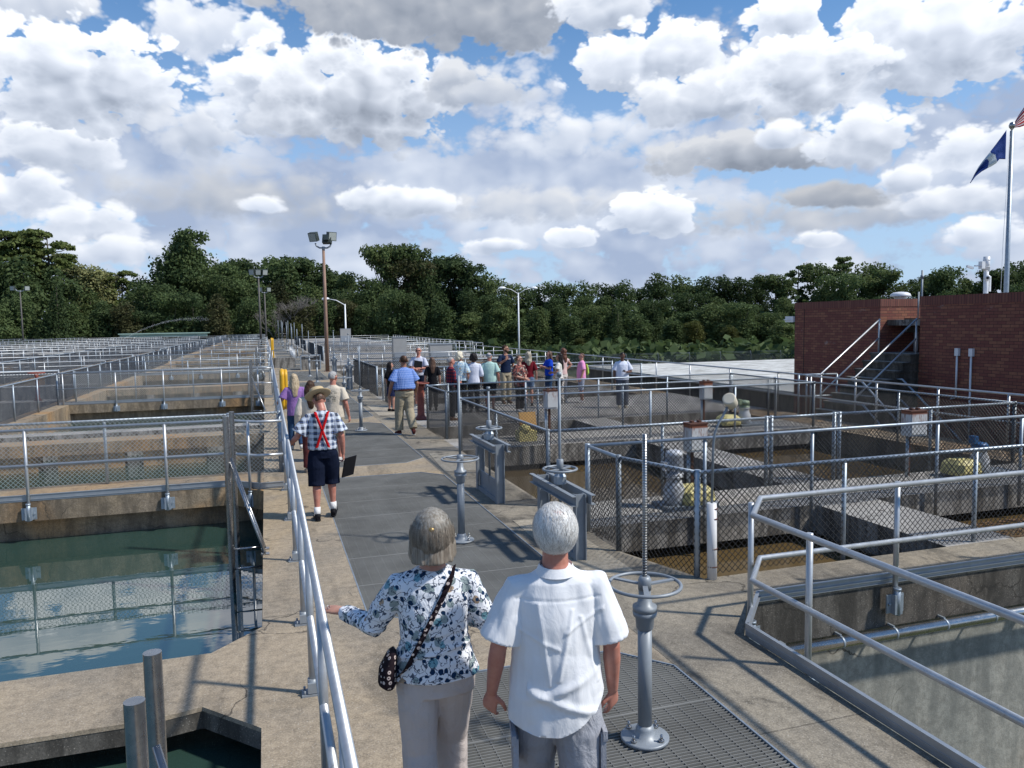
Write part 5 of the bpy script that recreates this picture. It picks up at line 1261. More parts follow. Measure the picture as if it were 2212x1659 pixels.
# collar, pocket flaps
b = MB(); sect(b, [(V3(0,-.012,1.462), .078, .074, V3(1,0,0), V3(0,1,0)), (V3(0,-.012,1.502), .073, .070, V3(1,0,0), V3(0,.95,.12))], 26, False); sect(b, [(V3(0,-.014,1.502), .0735, .0705, V3(1,0,0), V3(0,.95,.12)), (V3(0,-.016,1.462), .092, .088, V3(1,0,0), V3(0,1,.05))], 26, False)
b.build_local('collar', linen, r1)
for sx in (-1, 1):
    b = MB(); b.obox((sx*.195, -.02, .66), (.012,0,0), (0,.085,0), (0,0,.085)); b.obox((sx*.203, -.02, .74), (.010,0,0), (0,.09,0), (0,0,.022)); b.build_local('cargo_pocket', denim, r1)
# strands of hair over the head
def strands(root, T, name, m, count, length, start, R, c0, flow, width=.0009, lift=.012, drop=0):
    b = MB(); rnd = random.Random(5)
    for _ in range(count):
        while True:
            d = Vector((rnd.gauss(0, 1), rnd.gauss(0, 1), rnd.gauss(.15, 1))).normalized()
            if start(d, rnd): break
        L = length*rnd.uniform(.7, 1.2); lf = lift*rnd.uniform(.4, 1.5); pts = []; p = d.copy(); steps = 5
        sw = Vector((rnd.gauss(0, .35), rnd.gauss(0, .35), rnd.gauss(0, .2)))
        for k in range(steps+1):
            rr = 1 + (lf*(1-.25*k/steps) + .004)/.09
            q = Vector((c0[0]+p.x*R[0]*rr, c0[1]+p.y*R[1]*rr, c0[2]+p.z*R[2]*rr)); pts.append(q)
            t = flow(p) + sw; t = (t - p*t.dot(p)).normalized(); p = (p + t*(L/steps)/.09).normalized()
        pts = [T(q) for q in pts]
        for a, c in zip(pts[:-1], pts[1:]):
            e = (c-a); s_ = e.cross(a-T(c0)).normalized()*width; b.add([a-s_, a+s_, c+s_*.7, c-s_*.7], [(0,1,2,3)], True)
    b.build_local(name, m, root)
hs = mat('white hair strand', (.86, .85, .82), .35); hs2 = mat('grey hair strand', (.50, .48, .45), .4)
strands(r1, T1, 'hair_strands', hs, 7500, .050, lambda d, r: ((d.z > .45 and d.y < .7) or (d.y < .25 and d.z > -.1) or (d.y < -.2 and d.z > -.75)) and not ((d - Vector((.15, -.42, .89))).length < .42 and r.random() < .86), (.081, .101, .096), (0, -.014, 1.655), lambda p: Vector((p.x*.6+.25, -.25+p.y*.3, -1)), .0008, .014)
strands(r1, T1, 'hair_strands', hs2, 2600, .045, lambda d, r: ((d.z > .2 and d.y < .7) or (d.y < .25 and d.z > -.7)) and (d - Vector((.15, -.42, .89))).length > .38, (.081, .101, .096), (0, -.014, 1.655), lambda p: Vector((p.x*.4-.15, -.25+p.y*.3, -1)), .0009, .015)
hm_ = HR['white'].copy(); hm_.name = 'thinning white hair'; t_ = NT(hm_.node_tree); bb_ = bsdf(hm_); src = bb_.inputs['Base Color'].links[0].from_socket
d_ = t_.node('ShaderNodeVectorMath', operation='DISTANCE'); t_.link(t_.obj(), d_.inputs[0]); d_.inputs[1].default_value = tuple(T1(Vector((.012, -.050, 1.765))))
f_ = t_.ramp(t_.math('ADD', d_.outputs['Value'], t_.math('MULTIPLY', t_.math('SUBTRACT', t_.noise(t_.obj(), 55, 3), .5), .05)), (.030, .068, .85, 0)); t_.link(t_.mix(f_, src, (.60, .33, .28, 1)), bb_.inputs['Base Color'])
for c_ in r1.children:
    if c_.name.startswith('hair') and not c_.name.startswith('hair_s'): c_.data.materials[0] = hm_
# ---- foreground woman in the floral top
floral = cloth('floral jersey', (.7, .72, .75), .7, .9, 'floral')
def fl_disp(c, n):
    f = mnoise.noise(Vector((c.x*9, c.y*9, c.z*7)))*.007 + mnoise.noise(Vector((c.x*10, c.y*10, c.z*34)))*.004
    f += .007*math.exp(-((c.z-(1.075+.16*c.x))/.010)**2) + .005*math.exp(-((c.z-(1.11-.12*c.x))/.009)**2) - .004*math.exp(-((c.z-(1.145+.1*c.x))/.01)**2)
    return f
r2, J2, T2 = person('woman with grey brown hair in a blue floral top touching the walkway rail', (.715, 3.52, 0), 7, h=1.665, g=1.06, belly=.02, skin='fair', hair='greybrown', style='bob', hy=6, hp=2,
    arms={'L': ((-.300, .10, 1.155), (-.455, .385, 1.135)), 'R': ((.268, -.02, 1.165), (.20, .20, 1.13))}, feet={'L': (-.09, -.14, .02, -.15), 'R': (.09, .20, 0, 0)}, top=floral, sleeve=1.93, hem=.925, loose=.016, tophem_flare=.012,
    bottom=cloth('beige trousers', (.52, .46, .43), .85, 1.0), leg_end=.10, leg_loose=.022, hip=.030, shoe=cloth('tan shoe', (.42, .34, .27)), vox=.0065, curl=.25, topdisp=fl_disp, neckcut=1.475,
    handpose={'L': {'palm': (.15, .1, -1), 'thumb': (1, .3, 0), 'curl': .22, 'dir': (-.72, .66, -.02)}, 'R': {'palm': (-1, 0, 0), 'thumb': (0, 0, 1)}})
wcol = hairmat('light grey hair top', (.40, .38, .34), (.20, .17, .13))
strands(r2, T2, 'hair_strands', wcol, 3600, .10, lambda d, r: d.z > -.1 and d.y < .6 and (d.z > .25 or r.random() < .4), (.089, .109, .104), (0, -.014, 1.655), lambda p: Vector((-p.x*.9, -1.0, .1)) if p.z > .55 else Vector((p.x*.2, -.1, -1)), .0008, .007)
strands(r2, T2, 'hair_strands', HR['greybrown'], 3600, .15, lambda d, r: d.y < .25 and d.z < .45 and d.z > -.55, (.096, .115, .112), (0, -.014, 1.640), lambda p: Vector((0, -.05, -1)), .0008, .010)
b = MB(); bb = MB(); ball(bb, (.0, -.128, 1.688), (.016, .012, .013), 10); b.add([T2(v) for v in bb.v], bb.f, True); b.build_local('hair_clip', mat('brass clip', (.35, .24, .10), .35, .6), r2)
dots = cloth('black dotted cloth', (.02, .015, .02), .8, .5, 'dots')
b = MB(); st = []
for k in range(15):
    t = k/14; x = .095 - .275*t; z = 1.475 - .52*t; y = -.128 - .012*math.sin(math.pi*t) + .10*(max(0, .14-t)/.14)**2*1.0 + (.06*(max(0, t-.86)/.14))
    st.append(Vector((x, y, z)))
dv = Vector((.88, 0, .47)); w_ = dv*.021
for a, c in zip(st[:-1], st[1:]): b.add([a-w_, a+w_, c+w_, c-w_, a-w_+V3(0,.006,0), a+w_+V3(0,.006,0), c+w_+V3(0,.006,0), c-w_+V3(0,.006,0)], [(0,1,2,3),(7,6,5,4),(0,4,5,1),(3,2,6,7)], True)
bag = thing('shoulder_bag', 'small black dotted cross body bag hanging at the hip of the woman in floral', 'bag', (.715, 3.52, 0)); bag.rotation_euler = (0, 0, -rad(7)); bag.scale = (.951,)*3
b.build_local('strap', dots, bag)
b = MB(); sect(b, [(V3(-.232,-.03,.895), .030, .060, V3(1,0,0), V3(0,1,0)), (V3(-.240,-.03,.92), .048, .088, V3(1,0,0), V3(0,1,0)), (V3(-.236,-.03,.99), .045, .088, V3(1,0,0), V3(0,1,0)), (V3(-.215,-.03,1.06), .026, .070, V3(1,0,0), V3(0,1,0)), (V3(-.205,-.03,1.075), .012, .055, V3(1,0,0), V3(0,1,0))], 18)
remesh(b, 'pouch', dots, bag, .008, 2)
b = MB(); b.torus(J2['L'][2] + Vector((-.085, .055, .012)), .0098, .0024, 14, 6, axis=(-.85,.6,0)); b.build_local('ring', 'steel', r2)

# ---- man with the straw hat and red braces
plaid = cloth('blue white plaid', (.5, .5, .6), .8, .8, 'plaid')
r3, J3, T3 = person('man in a straw hat, blue plaid shirt and red crossed braces holding the rail', (.66, 10.3, 0), 3, h=1.70, g=1.08, belly=.03, skin='pink', hair='brown', style='crop', hy=-22, hp=34,
    arms={'L': ((-.33, -.02, 1.14), (-.42, .04, 1.045)), 'R': ((.255, -.03, 1.13), (.27, .04, .88))}, feet={'L': (-.10, -.06, 0, 0), 'R': (.12, .10, .03, -.25)}, top=plaid, sleeve=.80, hem=.96, loose=.022, sleeve_flare=.04,
    bottom=cloth('navy shorts', (.008, .012, .028), .85, .6), leg_end=.46, leg_loose=.045, shoe=cloth('black leather', (.01, .01, .012), .5), sock=.22, vox=.009, curl=.7,
    handpose={'L': {'palm': (0, 0, -1), 'thumb': (0, 1, 0), 'dir': (-.25, .9, -.15), 'curl': .7}, 'R': {'curl': .9}})
red = cloth('red elastic', (.50, .012, .015), .7, .2)
for sx in (-1, 1):
    b = MB(); pts = []
    for k in range(16):
        t = k/15; pts.append(Vector((sx*(.085 - .165*t), -.155 - .012*math.sin(math.pi*t) + .09*(max(0, .16-t)/.16)**1.5, 1.475 - .475*t)))
    for a, c in zip(pts[:-1], pts[1:]):
        w_ = Vector((.020, 0, .006*sx)); b.add([a-w_, a+w_, c+w_, c-w_, a-w_+V3(0,.012,0), a+w_+V3(0,.012,0), c+w_+V3(0,.012,0), c-w_+V3(0,.012,0)], [(0,1,2,3),(7,6,5,4),(1,5,6,2),(0,3,7,4)], True)
    b.build_local('brace_strap', red, r3)
b = MB(); sect(b, [(V3(0,.01,.985), .176, .142, V3(1,0,0), V3(0,1,0)), (V3(0,.01,1.02), .174, .141, V3(1,0,0), V3(0,1,0))], 28, False); b.build_local('belt', cloth('red brown belt', (.16, .025, .02), .5), r3)
def hatmat():
    m = mat('woven straw', (.52, .40, .22), .8); t = NT(m.node_tree); n = t.noise(t.obj(), 120, 2); t.link(t.mix(n, (.36, .25, .13, 1), (.66, .53, .32, 1)), bsdf(m).inputs['Base Color']); return m
hat = thing('straw_hat', 'straw hat with blue band worn by the man in red braces', 'hat', (.66, 10.3, 0)); hat.rotation_euler = (0, 0, -rad(3)); hat.scale = (1.70/1.75,)*3
def hatpart(prof, nm, m, c=(0, -.02, 1.70)):
    b = MB(); b.lathe(prof, c, 32); q = MB(); q.add([T3(v) for v in b.v], b.f, True); q.build_local(nm, m, hat)
hatpart([(.094,.0),(.100,.0),(.175,.012),(.180,.018),(.172,.020),(.104,.012),(.104,.02)], 'brim', hatmat()); hatpart([(.106,.006),(.104,.075),(.096,.100),(.06,.105),(.02,.100)], 'crown', hatmat())
hatpart([(.1085,.010),(.108,.045)], 'band', cloth('blue hat band', (.05, .08, .28), .6))
w = J3['R'][2]; fo = thing('folder', 'black folder held low in the right hand of the plaid shirted man', 'folder', (.66, 10.3, 0)); fo.rotation_euler = (0, 0, -rad(3)); fo.scale = (1.70/1.75,)*3
b = MB(); b.obox((w.x+.075, w.y+.02, w.z-.19), (.078,.05,.01), (-.006,.010,0), (.025,-.01,.135)); b.build_local('cover', mat('black folder', (.008,.008,.01), .35), fo)
b = MB(); b.obox((w.x+.067, w.y+.032, w.z-.19), (.074,.047,.01), (-.0015,.002,0), (.024,-.01,.130)); b.build_local('pages', 'white', fo)

# ---- the rest
def P(*a, **k): return person(*a, **k)
tee = cloth
grp = None
P('girl with long blonde hair in a purple shirt with white striped sleeves by the rail', (.52, 16.35, 0), -5, h=1.57, g=.95, skin='fair', hair='blonde', style='long', hy=-5, hp=8, arms={'L': ((-.27, .0, 1.18), (-.33, .12, 1.12))},
  top=cloth('purple knit', (.27, .15, .38)), sleeve=.9, hem=.80, loose=.03, bottom=cloth('blue jeans', (.03, .07, .15)), shoe=cloth('white shoe', (.6, .58, .55)), sole=cloth('tan sole', (.5, .42, .3)), feet={'L': (-.09, .1, 0, 0), 'R': (.1, -.16, .06, -.5)}, vox=.010)
P('dark haired woman in a cream blouse hidden behind the straw hatted man', (.70, 13.7, 0), 0, h=1.60, g=1.0, skin='fair', hair='darkbrown', style='long', hy=10, hp=15, top=cloth('cream blouse', (.62, .55, .46)), sleeve=1.8, hem=.9, loose=.03, bottom=cloth('maroon trousers', (.10, .03, .03)), shoe=cloth('tan shoe', (.42,.34,.27)), vox=.011)
r6, J6, T6 = P('grey haired man in a cream t-shirt with a printed back, beyond the straw hat', (1.16, 14.6, 0), 20, h=1.70, g=1.12, belly=.04, skin='pink', hair='grey', style='short', hy=18, hp=8, top=cloth('cream tee', (.60, .53, .43)), sleeve=.75, hem=.86, loose=.025, bottom=cloth('khaki shorts', (.30, .26, .19)), leg_end=.5, leg_loose=.035, shoe=cloth('white shoe', (.6,.58,.55)), vox=.010)
b = MB(); rn = random.Random(3)
for row, z in enumerate((1.40, 1.345, 1.315, 1.285, 1.255, 1.225, 1.195)):
    x = -.085
    while x < .085:
        w = rn.uniform(.008, .03)
        if row > 0 and (rn.random() < .8): b.add([(x,-.152-.002*row,z-.009),(x+w,-.152-.002*row,z-.009),(x+w,-.152-.002*row,z+.008),(x,-.152-.002*row,z+.008)], [(0,1,2,3)])
        x += w+.006
b.build_local('shirt_print', mat('dark print', (.10, .12, .10), .8), r6)
fc = bpy.data.curves.new('lettering', 'FONT'); fc.body = 'Farm Team'; fc.size = .042; fc.align_x = 'CENTER'; fc.extrude = .0008; tmp = bpy.data.objects.new('tmp', fc); COL.objects.link(tmp)
me = bpy.data.meshes.new_from_object(tmp); bpy.data.objects.remove(tmp); me.materials.clear(); me.materials.append(mat('dark print')); fo_ = bpy.data.objects.new('lettering', me); COL.objects.link(fo_)
fo_.parent = r6; fo_.location = (0, -.157, 1.368); fo_.rotation_euler = (rad(90), 0, 0)

r7, J7, T7 = P('big man in a light blue checked shirt and khaki trousers walking away', (3.0, 17.6, 0), -8, h=1.84, g=1.36, belly=.085, skin='tan', hair='darkbrown', style='crop', hy=4, hp=-2, headw=1.12, arms={'L': ((-.29, -.03, 1.13), (-.31, .10, .90)), 'R': ((.29, -.02, 1.13), (.31, .12, .92))},
  feet={'L': (-.11, .10, 0, 0), 'R': (.12, -.20, .07, -.7)}, top=cloth('blue check shirt', (.10, .20, .52), .8, .7, 'check'), sleeve=.80, hem=1.0, loose=.03, sleeve_flare=.022, bottom=cloth('khaki trousers', (.36, .31, .22), .85, 1.0), leg_loose=.035, shoe=cloth('maroon shoe', (.10, .03, .025)), sole=cloth('white sole', (.7, .7, .68)), vox=.010)
b = MB(); sect(b, [(V3(0,.022,.985), .232, .195, V3(1,0,0), V3(0,1,0)), (V3(0,.022,1.02), .232, .196, V3(1,0,0), V3(0,1,0))], 28, False); b.build_local('belt', cloth('brown belt', (.07, .025, .02), .5), r7)
P('black haired woman in a dark top half hidden behind the big man', (3.45, 22.5, 0), 60, h=1.46, g=.9, skin='fair', hair='black', style='long', hy=20, top=cloth('black top', (.01,.01,.013)), sleeve=.9, hem=.88, bottom=cloth('navy skirt', (.015,.02,.06)), leg_end=.55, skirt=True, shoe=cloth('black shoe', (.01,.01,.012)))
r9, J9, T9 = P('man in sunglasses and a pale polo shirt hugging a black folder', (4.45, 23.35, 0), 205, h=1.85, g=1.05, belly=.02, skin='pink', hair='grey', style='short', hy=-8, arms={'L': ((-.25, .06, 1.14), (.04, .23, 1.13)), 'R': ((.25, .06, 1.14), (-.03, .25, 1.08))},
  top=cloth('pale lilac polo', (.56, .58, .68)), sleeve=.8, hem=.93, bottom=cloth('navy shorts', (.008,.012,.028)), leg_end=.48, leg_loose=.035, shoe=cloth('grey trainer', (.08,.09,.10)), sole=cloth('white sole', (.7,.7,.68)), vox=.010,
  handpose={'L': {'palm': (0, -1, 0), 'thumb': (0, 0, 1)}, 'R': {'palm': (0, -1, 0), 'thumb': (0, 0, 1)}})
b = MB(); s_ = MB()
for sx in (-1, 1): s_.obox((sx*.033, .096, 1.643), (.027,0,0), (0,.006,0), (0,0,.014))
s_.obox((0, .098, 1.650), (.075,0,0), (0,.004,0), (0,0,.004)); b.add([T9(v) for v in s_.v], s_.f); b.build_local('sunglasses', mat('dark lens', (.005,.005,.006), .1), r9)
f9 = thing('folder', 'black folder clasped to the chest of the man in sunglasses', 'folder', r9.location.copy()); f9.rotation_euler = r9.rotation_euler; f9.scale = r9.scale
b = MB(); b.obox((-.02, .175, 1.20), (.115,.01,.02), (0,.008,0), (-.02,.0,.155)); b.build_local('cover', mat('black folder'), f9); b = MB(); b.obox((-.02, .166, 1.20), (.110,.01,.02), (0,.002,0), (-.02,.0,.15)); b.build_local('pages', 'white', f9)
P('woman with long brown hair in a black top, back turned to the camera', (4.65, 22.3, 0), 5, h=1.57, g=.92, skin='fair', hair='brown', style='long', top=cloth('black top', (.01,.01,.013)), sleeve=.9, hem=.85, bottom=cloth('black trousers', (.012,.012,.015)), shoe=cloth('black shoe', (.01,.01,.012)))
r11, J11, T11 = P('older grey haired man in a dark red plaid shirt facing right', (4.60, 19.75, 0), 78, h=1.67, g=.92, skin='pink', hair='grey', style='short', hy=10, lean=.03, arms={'L': ((-.23, .02, 1.14), (-.10, .22, 1.06)), 'R': ((.23, .02, 1.14), (.08, .24, 1.04))},
  top=cloth('dark red plaid', (.05,.02,.04), .8, .7, 'darkplaid'), sleeve=1.6, hem=.88, bottom=cloth('charcoal trousers', (.02,.02,.024)), shoe=cloth('brown leather', (.12,.07,.045)))
b = MB(); b.obox((.03, .155, 1.22), (.022,.0,.0), (0,.003,0), (.0,.0,.05)); b.build_local('name_badge', 'white', r11)
P('woman with pale blonde hair in a light blue print blouse, hand on hip', (5.25, 21.3, 0), 32, h=1.74, g=1.02, belly=.02, skin='fair', hair='paleblonde', style='puff', hy=30, arms={'L': ((-.34, -.04, 1.20), (-.18, .06, 1.06))},
  top=cloth('light blue print', (.38,.52,.62), .7, .8, 'lightprint'), sleeve=.95, hem=.93, loose=.035, bottom=cloth('black trousers', (.012,.012,.015)), shoe=cloth('black shoe', (.01,.01,.012)))
r13, J13, T13 = P('person with short black hair in a white blouse, back turned, black folder at the side', (5.62, 21.2, 0), 10, h=1.69, g=1.0, skin='brown', hair='black', style='puff', top=cloth('white blouse', (.62,.65,.76)), sleeve=1.2, hem=.88, loose=.028, bottom=cloth('black trousers', (.012,.012,.015)), shoe=cloth('black shoe', (.01,.01,.012)))
w = J13['R'][2]; f13 = thing('folder', 'black folder in the hand of the person in the white blouse', 'folder', r13.location.copy()); f13.rotation_euler = r13.rotation_euler; f13.scale = r13.scale
b = MB(); b.obox((w.x-.02, w.y+.03, w.z+.02), (.01,0,0), (0,.11,.03), (0,-.02,.15)); b.build_local('cover', mat('black folder'), f13); b = MB(); b.obox((w.x-.0315, w.y+.03, w.z+.02), (.0015,0,0), (0,.105,.03), (0,-.02,.145)); b.build_local('pages', 'white', f13)
r14, J14, T14 = P('grey haired man in a mint green shirt and sun visor, back turned', (6.12, 21.3, 0), 22, h=1.70, g=1.15, belly=.04, skin='pink', hair='grey', style='crop', hy=18, top=cloth('mint shirt', (.40,.58,.54)), sleeve=.85, hem=.86, loose=.03, bottom=cloth('black shorts', (.012,.014,.02)), leg_end=.5, leg_loose=.035, shoe=cloth('brown leather', (.12,.07,.045)))
b = MB(); s_ = MB(); sect(s_, [(V3(0,-.012,1.672), .088*1, .110, V3(1,0,0), V3(0,1,0)), (V3(0,-.012,1.700), .086, .107, V3(1,0,0), V3(0,1,0))], 24, False); s_.obox((0, .135, 1.672), (.07,0,0), (0,.055,-.018), (0,0,.003)); b.add([T14(v) for v in s_.v], s_.f, True); b.build_local('visor', cloth('grey blue visor', (.18,.24,.32)), r14)
r15, J15, T15 = P('bearded man in a navy t-shirt and khaki trousers gesturing with his hand', (7.2, 23.2, 0), 172, h=1.85, g=1.0, skin='tan', hair='darkbrown', style='short', hy=-52, hp=3, arms={'R': ((.27, .04, 1.17), (.10, .24, 1.32)), 'L': ((-.27, -.04, 1.14), (-.25, .10, .94))},
  top=cloth('navy tee', (.012,.022,.055)), sleeve=.7, hem=.93, bottom=cloth('khaki trousers', (.36,.31,.22)), shoe=cloth('brown leather', (.12,.07,.045)), vox=.010, handpose={'R': {'palm': (-.5, -.5, .4), 'thumb': (-1, 0, .2), 'dir': (-.4, -.1, .9), 'curl': 1.0}})
b = MB(); s_ = MB(); ball(s_, (0, .052, 1.560), (.050, .052, .038), 12); ball(s_, (.045, .02, 1.585), (.024, .04, .035), 10); ball(s_, (-.045, .02, 1.585), (.024, .04, .035), 10); b.add([T15(v) for v in s_.v], s_.f, True); remesh(b, 'beard', HR['darkbrown'], r15, .008, 1)
b = MB()
for k in range(5): b.box(-.105+k*.016, -.093+k*.016, .128, .130, 1.335, 1.352)
b.box(-.105, -.03, .128, .130, 1.322, 1.327); b.build_local('chest_emblem', mat('emblem print', (.55,.6,.7), .6), r15)
r16, J16, T16 = P('woman with glasses in a dark patterned blouse with folded arms', (6.88, 20.85, 0), 150, h=1.62, g=1.15, belly=.03, skin='fair', hair='brown', style='short', hy=-28, arms={'L': ((-.26, .02, 1.13), (-.02, .24, 1.08)), 'R': ((.26, .02, 1.13), (.02, .26, 1.03))},
  top=cloth('dark patterned blouse', (.03,.025,.03), .8, .8, 'print'), sleeve=.95, hem=.80, loose=.03, bottom=cloth('black trousers', (.012,.012,.015)), shoe=cloth('white shoe', (.6,.58,.55)), handpose={'L': {'palm': (0,-1,0), 'thumb': (0,0,1)}, 'R': {'palm': (0,-1,0), 'thumb': (0,0,1)}})
b = MB(); s_ = MB()
for sx in (-1, 1): s_.torus((sx*.033, .098, 1.643), .022, .0022, 16, 5, axis=(0,1,0))
s_.box(-.012, .012, .097, .100, 1.645, 1.648); b.add([T16(v) for v in s_.v], s_.f, True); b.build_local('glasses', mat('dark frame', (.02,.015,.02), .4), r16)
P('woman with wavy grey blonde hair in a maroon top and denim shorts, back turned', (7.62, 22.2, 0), 15, h=1.65, g=1.05, skin='fair', hair='greyblonde', style='curly', hy=5, top=cloth('maroon top', (.14,.012,.02)), sleeve=.9, hem=.92, bottom=cloth('denim shorts', (.12,.18,.28)), leg_end=.62, shoe=cloth('black shoe', (.01,.01,.012)))
P('woman in a royal blue t-shirt with a dark folder against her chest, facing left', (8.70, 23.3, 0), 268, h=1.62, g=1.1, skin='fair', hair='brown', style='long', hy=-5, arms={'L': ((-.24, .06, 1.14), (-.06, .26, 1.22)), 'R': ((.24, .06, 1.14), (.08, .26, 1.20))},
  top=cloth('royal blue tee', (.01,.06,.50)), sleeve=.75, hem=.90, loose=.028, bottom=cloth('blue jeans', (.03,.07,.15)), shoe=cloth('black shoe', (.01,.01,.012)))
P('woman with very long black hair in a white t-shirt and black shorts, arms folded', (8.25, 21.25, 0), 300, h=1.63, g=.95, skin='tan', hair='black', style='long', hy=-5, arms={'L': ((-.25, .04, 1.15), (-.04, .22, 1.14)), 'R': ((.25, .04, 1.15), (.06, .24, 1.12))},
  top=cloth('white tee', (.66,.64,.60)), sleeve=.6, hem=.95, bottom=cloth('black shorts', (.012,.014,.02)), leg_end=.58, shoe=cloth('white shoe', (.6,.58,.55)))
P('curly auburn haired woman in a pale pink outfit with a hand on her hip', (8.85, 22.45, 0), 330, h=1.72, g=.95, skin='fair', hair='auburn', style='curly', hy=10, arms={'R': ((.37, -.05, 1.22), (.20, .05, 1.05))},
  top=cloth('pale pink top', (.62,.44,.42)), sleeve=.3, hem=.93, bottom=cloth('cream print trousers', (.56,.52,.48)), leg_loose=.03, shoe=cloth('white shoe', (.6,.58,.55)))
r21, J21, T21 = P('woman in a pink t-shirt with a lime green bag on her back, facing left', (9.42, 22.3, 0), 285, h=1.57, g=1.05, belly=.03, skin='fair', hair='brown', style='crop', hy=-10, top=cloth('pink tee', (.72,.30,.52)), sleeve=.85, hem=.84, loose=.03, bottom=cloth('patterned leggings', (.35,.38,.48)), leg_end=.45, shoe=cloth('white shoe', (.6,.58,.55)))
b = MB()
for k in range(5): b.box(-.07, .07, .150+.006*(k == 2), .153+.006*(k == 2), 1.16+.03*k, 1.172+.03*k)
b.build_local('stripe_print', mat('dark stripe print', (.20,.14,.2), .8), r21)
bg = thing('backpack', 'lime green drawstring bag on the back of the woman in pink', 'bag', r21.location.copy()); bg.rotation_euler = r21.rotation_euler; bg.scale = r21.scale
b = MB(); sect(b, [(V3(0,-.20,.98), .08, .03, V3(1,0,0), V3(0,1,0)), (V3(0,-.215,1.04), .13, .05, V3(1,0,0), V3(0,1,0)), (V3(0,-.20,1.22), .12, .045, V3(1,0,0), V3(0,1,0)), (V3(0,-.17,1.36), .07, .03, V3(1,0,0), V3(0,1,0))], 18); remesh(b, 'pouch', cloth('lime cloth', (.36,.58,.10)), bg, .010, 2)
b = MB(); ball(b, (.06, -.20, 1.30), (.06, .03, .05), 10); b.build_local('pocket', cloth('bright green cloth', (.06,.55,.08)), bg)
r22, J22, T22 = P('woman in a white t-shirt looking at her phone, right of the group', (9.95, 20.5, 0), 195, h=1.65, g=1.12, belly=.02, skin='brown', hair='black', style='short', hy=0, hp=26, arms={'L': ((-.27, .03, 1.13), (-.08, .27, 1.14)), 'R': ((.25, .0, 1.12), (.24, .05, .88))},
  top=cloth('bright white tee', (.66,.70,.82)), sleeve=.8, hem=.88, loose=.028, bottom=cloth('grey cargo trousers', (.11,.12,.15)), leg_loose=.04, shoe=cloth('beige trainer', (.5,.44,.34)), vox=.010, handpose={'L': {'palm': (0, .2, 1), 'thumb': (0, 1, 0), 'curl': .5}})
w = J22['L'][2]; ph = thing('phone', 'dark phone in the hand of the woman in the white t-shirt', 'phone', r22.location.copy()); ph.rotation_euler = r22.rotation_euler; ph.scale = r22.scale
b = MB(); b.obox((w.x+.09, w.y+.05, w.z+.035), (.038,.0,0), (0,.074,.03), (0,-.0015,.004)); b.build_local('case', mat('black folder'), ph)
b = MB(); b.obox((w.x+.09, w.y+.048, w.z+.040), (.034,0,0), (0,.069,.028), (0,-.0002,.0008)); b.build_local('screen', 'glass', ph)

# ================================================================== TREES
def leafmat(name, c1, c2, var=.5):
    m = mat(name, c1, .75, 0, .25); t = NT(m.node_tree); b = bsdf(m)
    oi = t.node('ShaderNodeObjectInfo').outputs['Random']; p = t.pos()
    n = t.ramp(t.noise(p, .35, 3, .6), (.3, .7, 0, 1))
    c = t.mix(t.math('ADD', t.math('MULTIPLY', n, .55), t.math('MULTIPLY', oi, var), clamp=True), C4(c1), C4(c2))
    k = t.math('ADD', .7, t.math('MULTIPLY', oi, .5)); t.link(t.mix(1, c, t.comb(k, k, k), 'MULTIPLY'), b.inputs['Base Color'])
    cc = b.inputs['Base Color'].links[0].from_socket; tr = t.node('ShaderNodeBsdfTranslucent'); t.link(cc, tr.inputs[0]); mx = t.node('ShaderNodeMixShader'); mx.inputs[0].default_value = .38
    out = [n_ for n_ in t.n if n_.type == 'OUTPUT_MATERIAL'][0]; t.link(b.outputs[0], mx.inputs[1]); t.link(tr.outputs[0], mx.inputs[2]); t.link(mx.outputs[0], out.inputs[0])
    return m
LM = {'dark': leafmat('dark green foliage', (.052, .090, .032), (.098, .135, .050)), 'mid': leafmat('green foliage', (.072, .120, .040), (.130, .160, .058)),
      'yellow': leafmat('yellow green foliage', (.09, .12, .03), (.17, .17, .05)), 'pine': leafmat('pine needles', (.10, .145, .04), (.20, .23, .075)),  # sunlight on the left trees put into the pine and olive tones
      'brownish': leafmat('brownish autumn foliage', (.05, .062, .024), (.085, .080, .034)), 'olive': leafmat('olive foliage', (.15, .175, .065), (.25, .25, .11)),
      'gold': leafmat('golden green foliage', (.065, .085, .022), (.12, .12, .03))}
BARK = metalmat('tree bark', (.10, .085, .07), .9, 0, .5, 2); BARKG = metalmat('pale bare bark', (.22, .20, .18), .9, 0, .3, 2)
def leaves(lobes, n, size, rnd, flat=.0, shell=.55):
    """leaf-sized faces scattered through the volume of each lobe (unit tree)"""
    b = MB(); tot = sum(l[3]*l[4]*l[5] for l in lobes); V = []; F = []
    for (cx, cy, cz, rx, ry, rz) in lobes:
        k = max(12, int(n*(rx*ry*rz)/tot))
        for _ in range(k):
            d = Vector((rnd.gauss(0, 1), rnd.gauss(0, 1), rnd.gauss(0, 1))).normalized(); r = shell+(1-shell)*rnd.random()**.6
            r *= .80 + .32*mnoise.noise(Vector((d.x*2.1+cx*9, d.y*2.1+cy*9, d.z*2.1+cz*9)))*1.6
            c = Vector((cx+d.x*rx*r, cy+d.y*ry*r, cz+d.z*rz*r)); u = Vector((rnd.gauss(0, 1), rnd.gauss(0, 1), rnd.gauss(0, .6))).normalized(); nn = (d*.8+Vector((rnd.gauss(0, .7), rnd.gauss(0, .7), rnd.gauss(.25, .7)))).normalized()
            u = (u-nn*u.dot(nn)).normalized(); w = nn.cross(u); s = size*rnd.uniform(.55, 1.35); i = len(V)
            V += [c-u*s-w*s*.5, c+u*s*.2-w*s*.75, c+u*s*1.1+w*s*.1, c-u*s*.3+w*s*.7]; F.append((i, i+1, i+2, i+3))
    b.add(V, F); return b
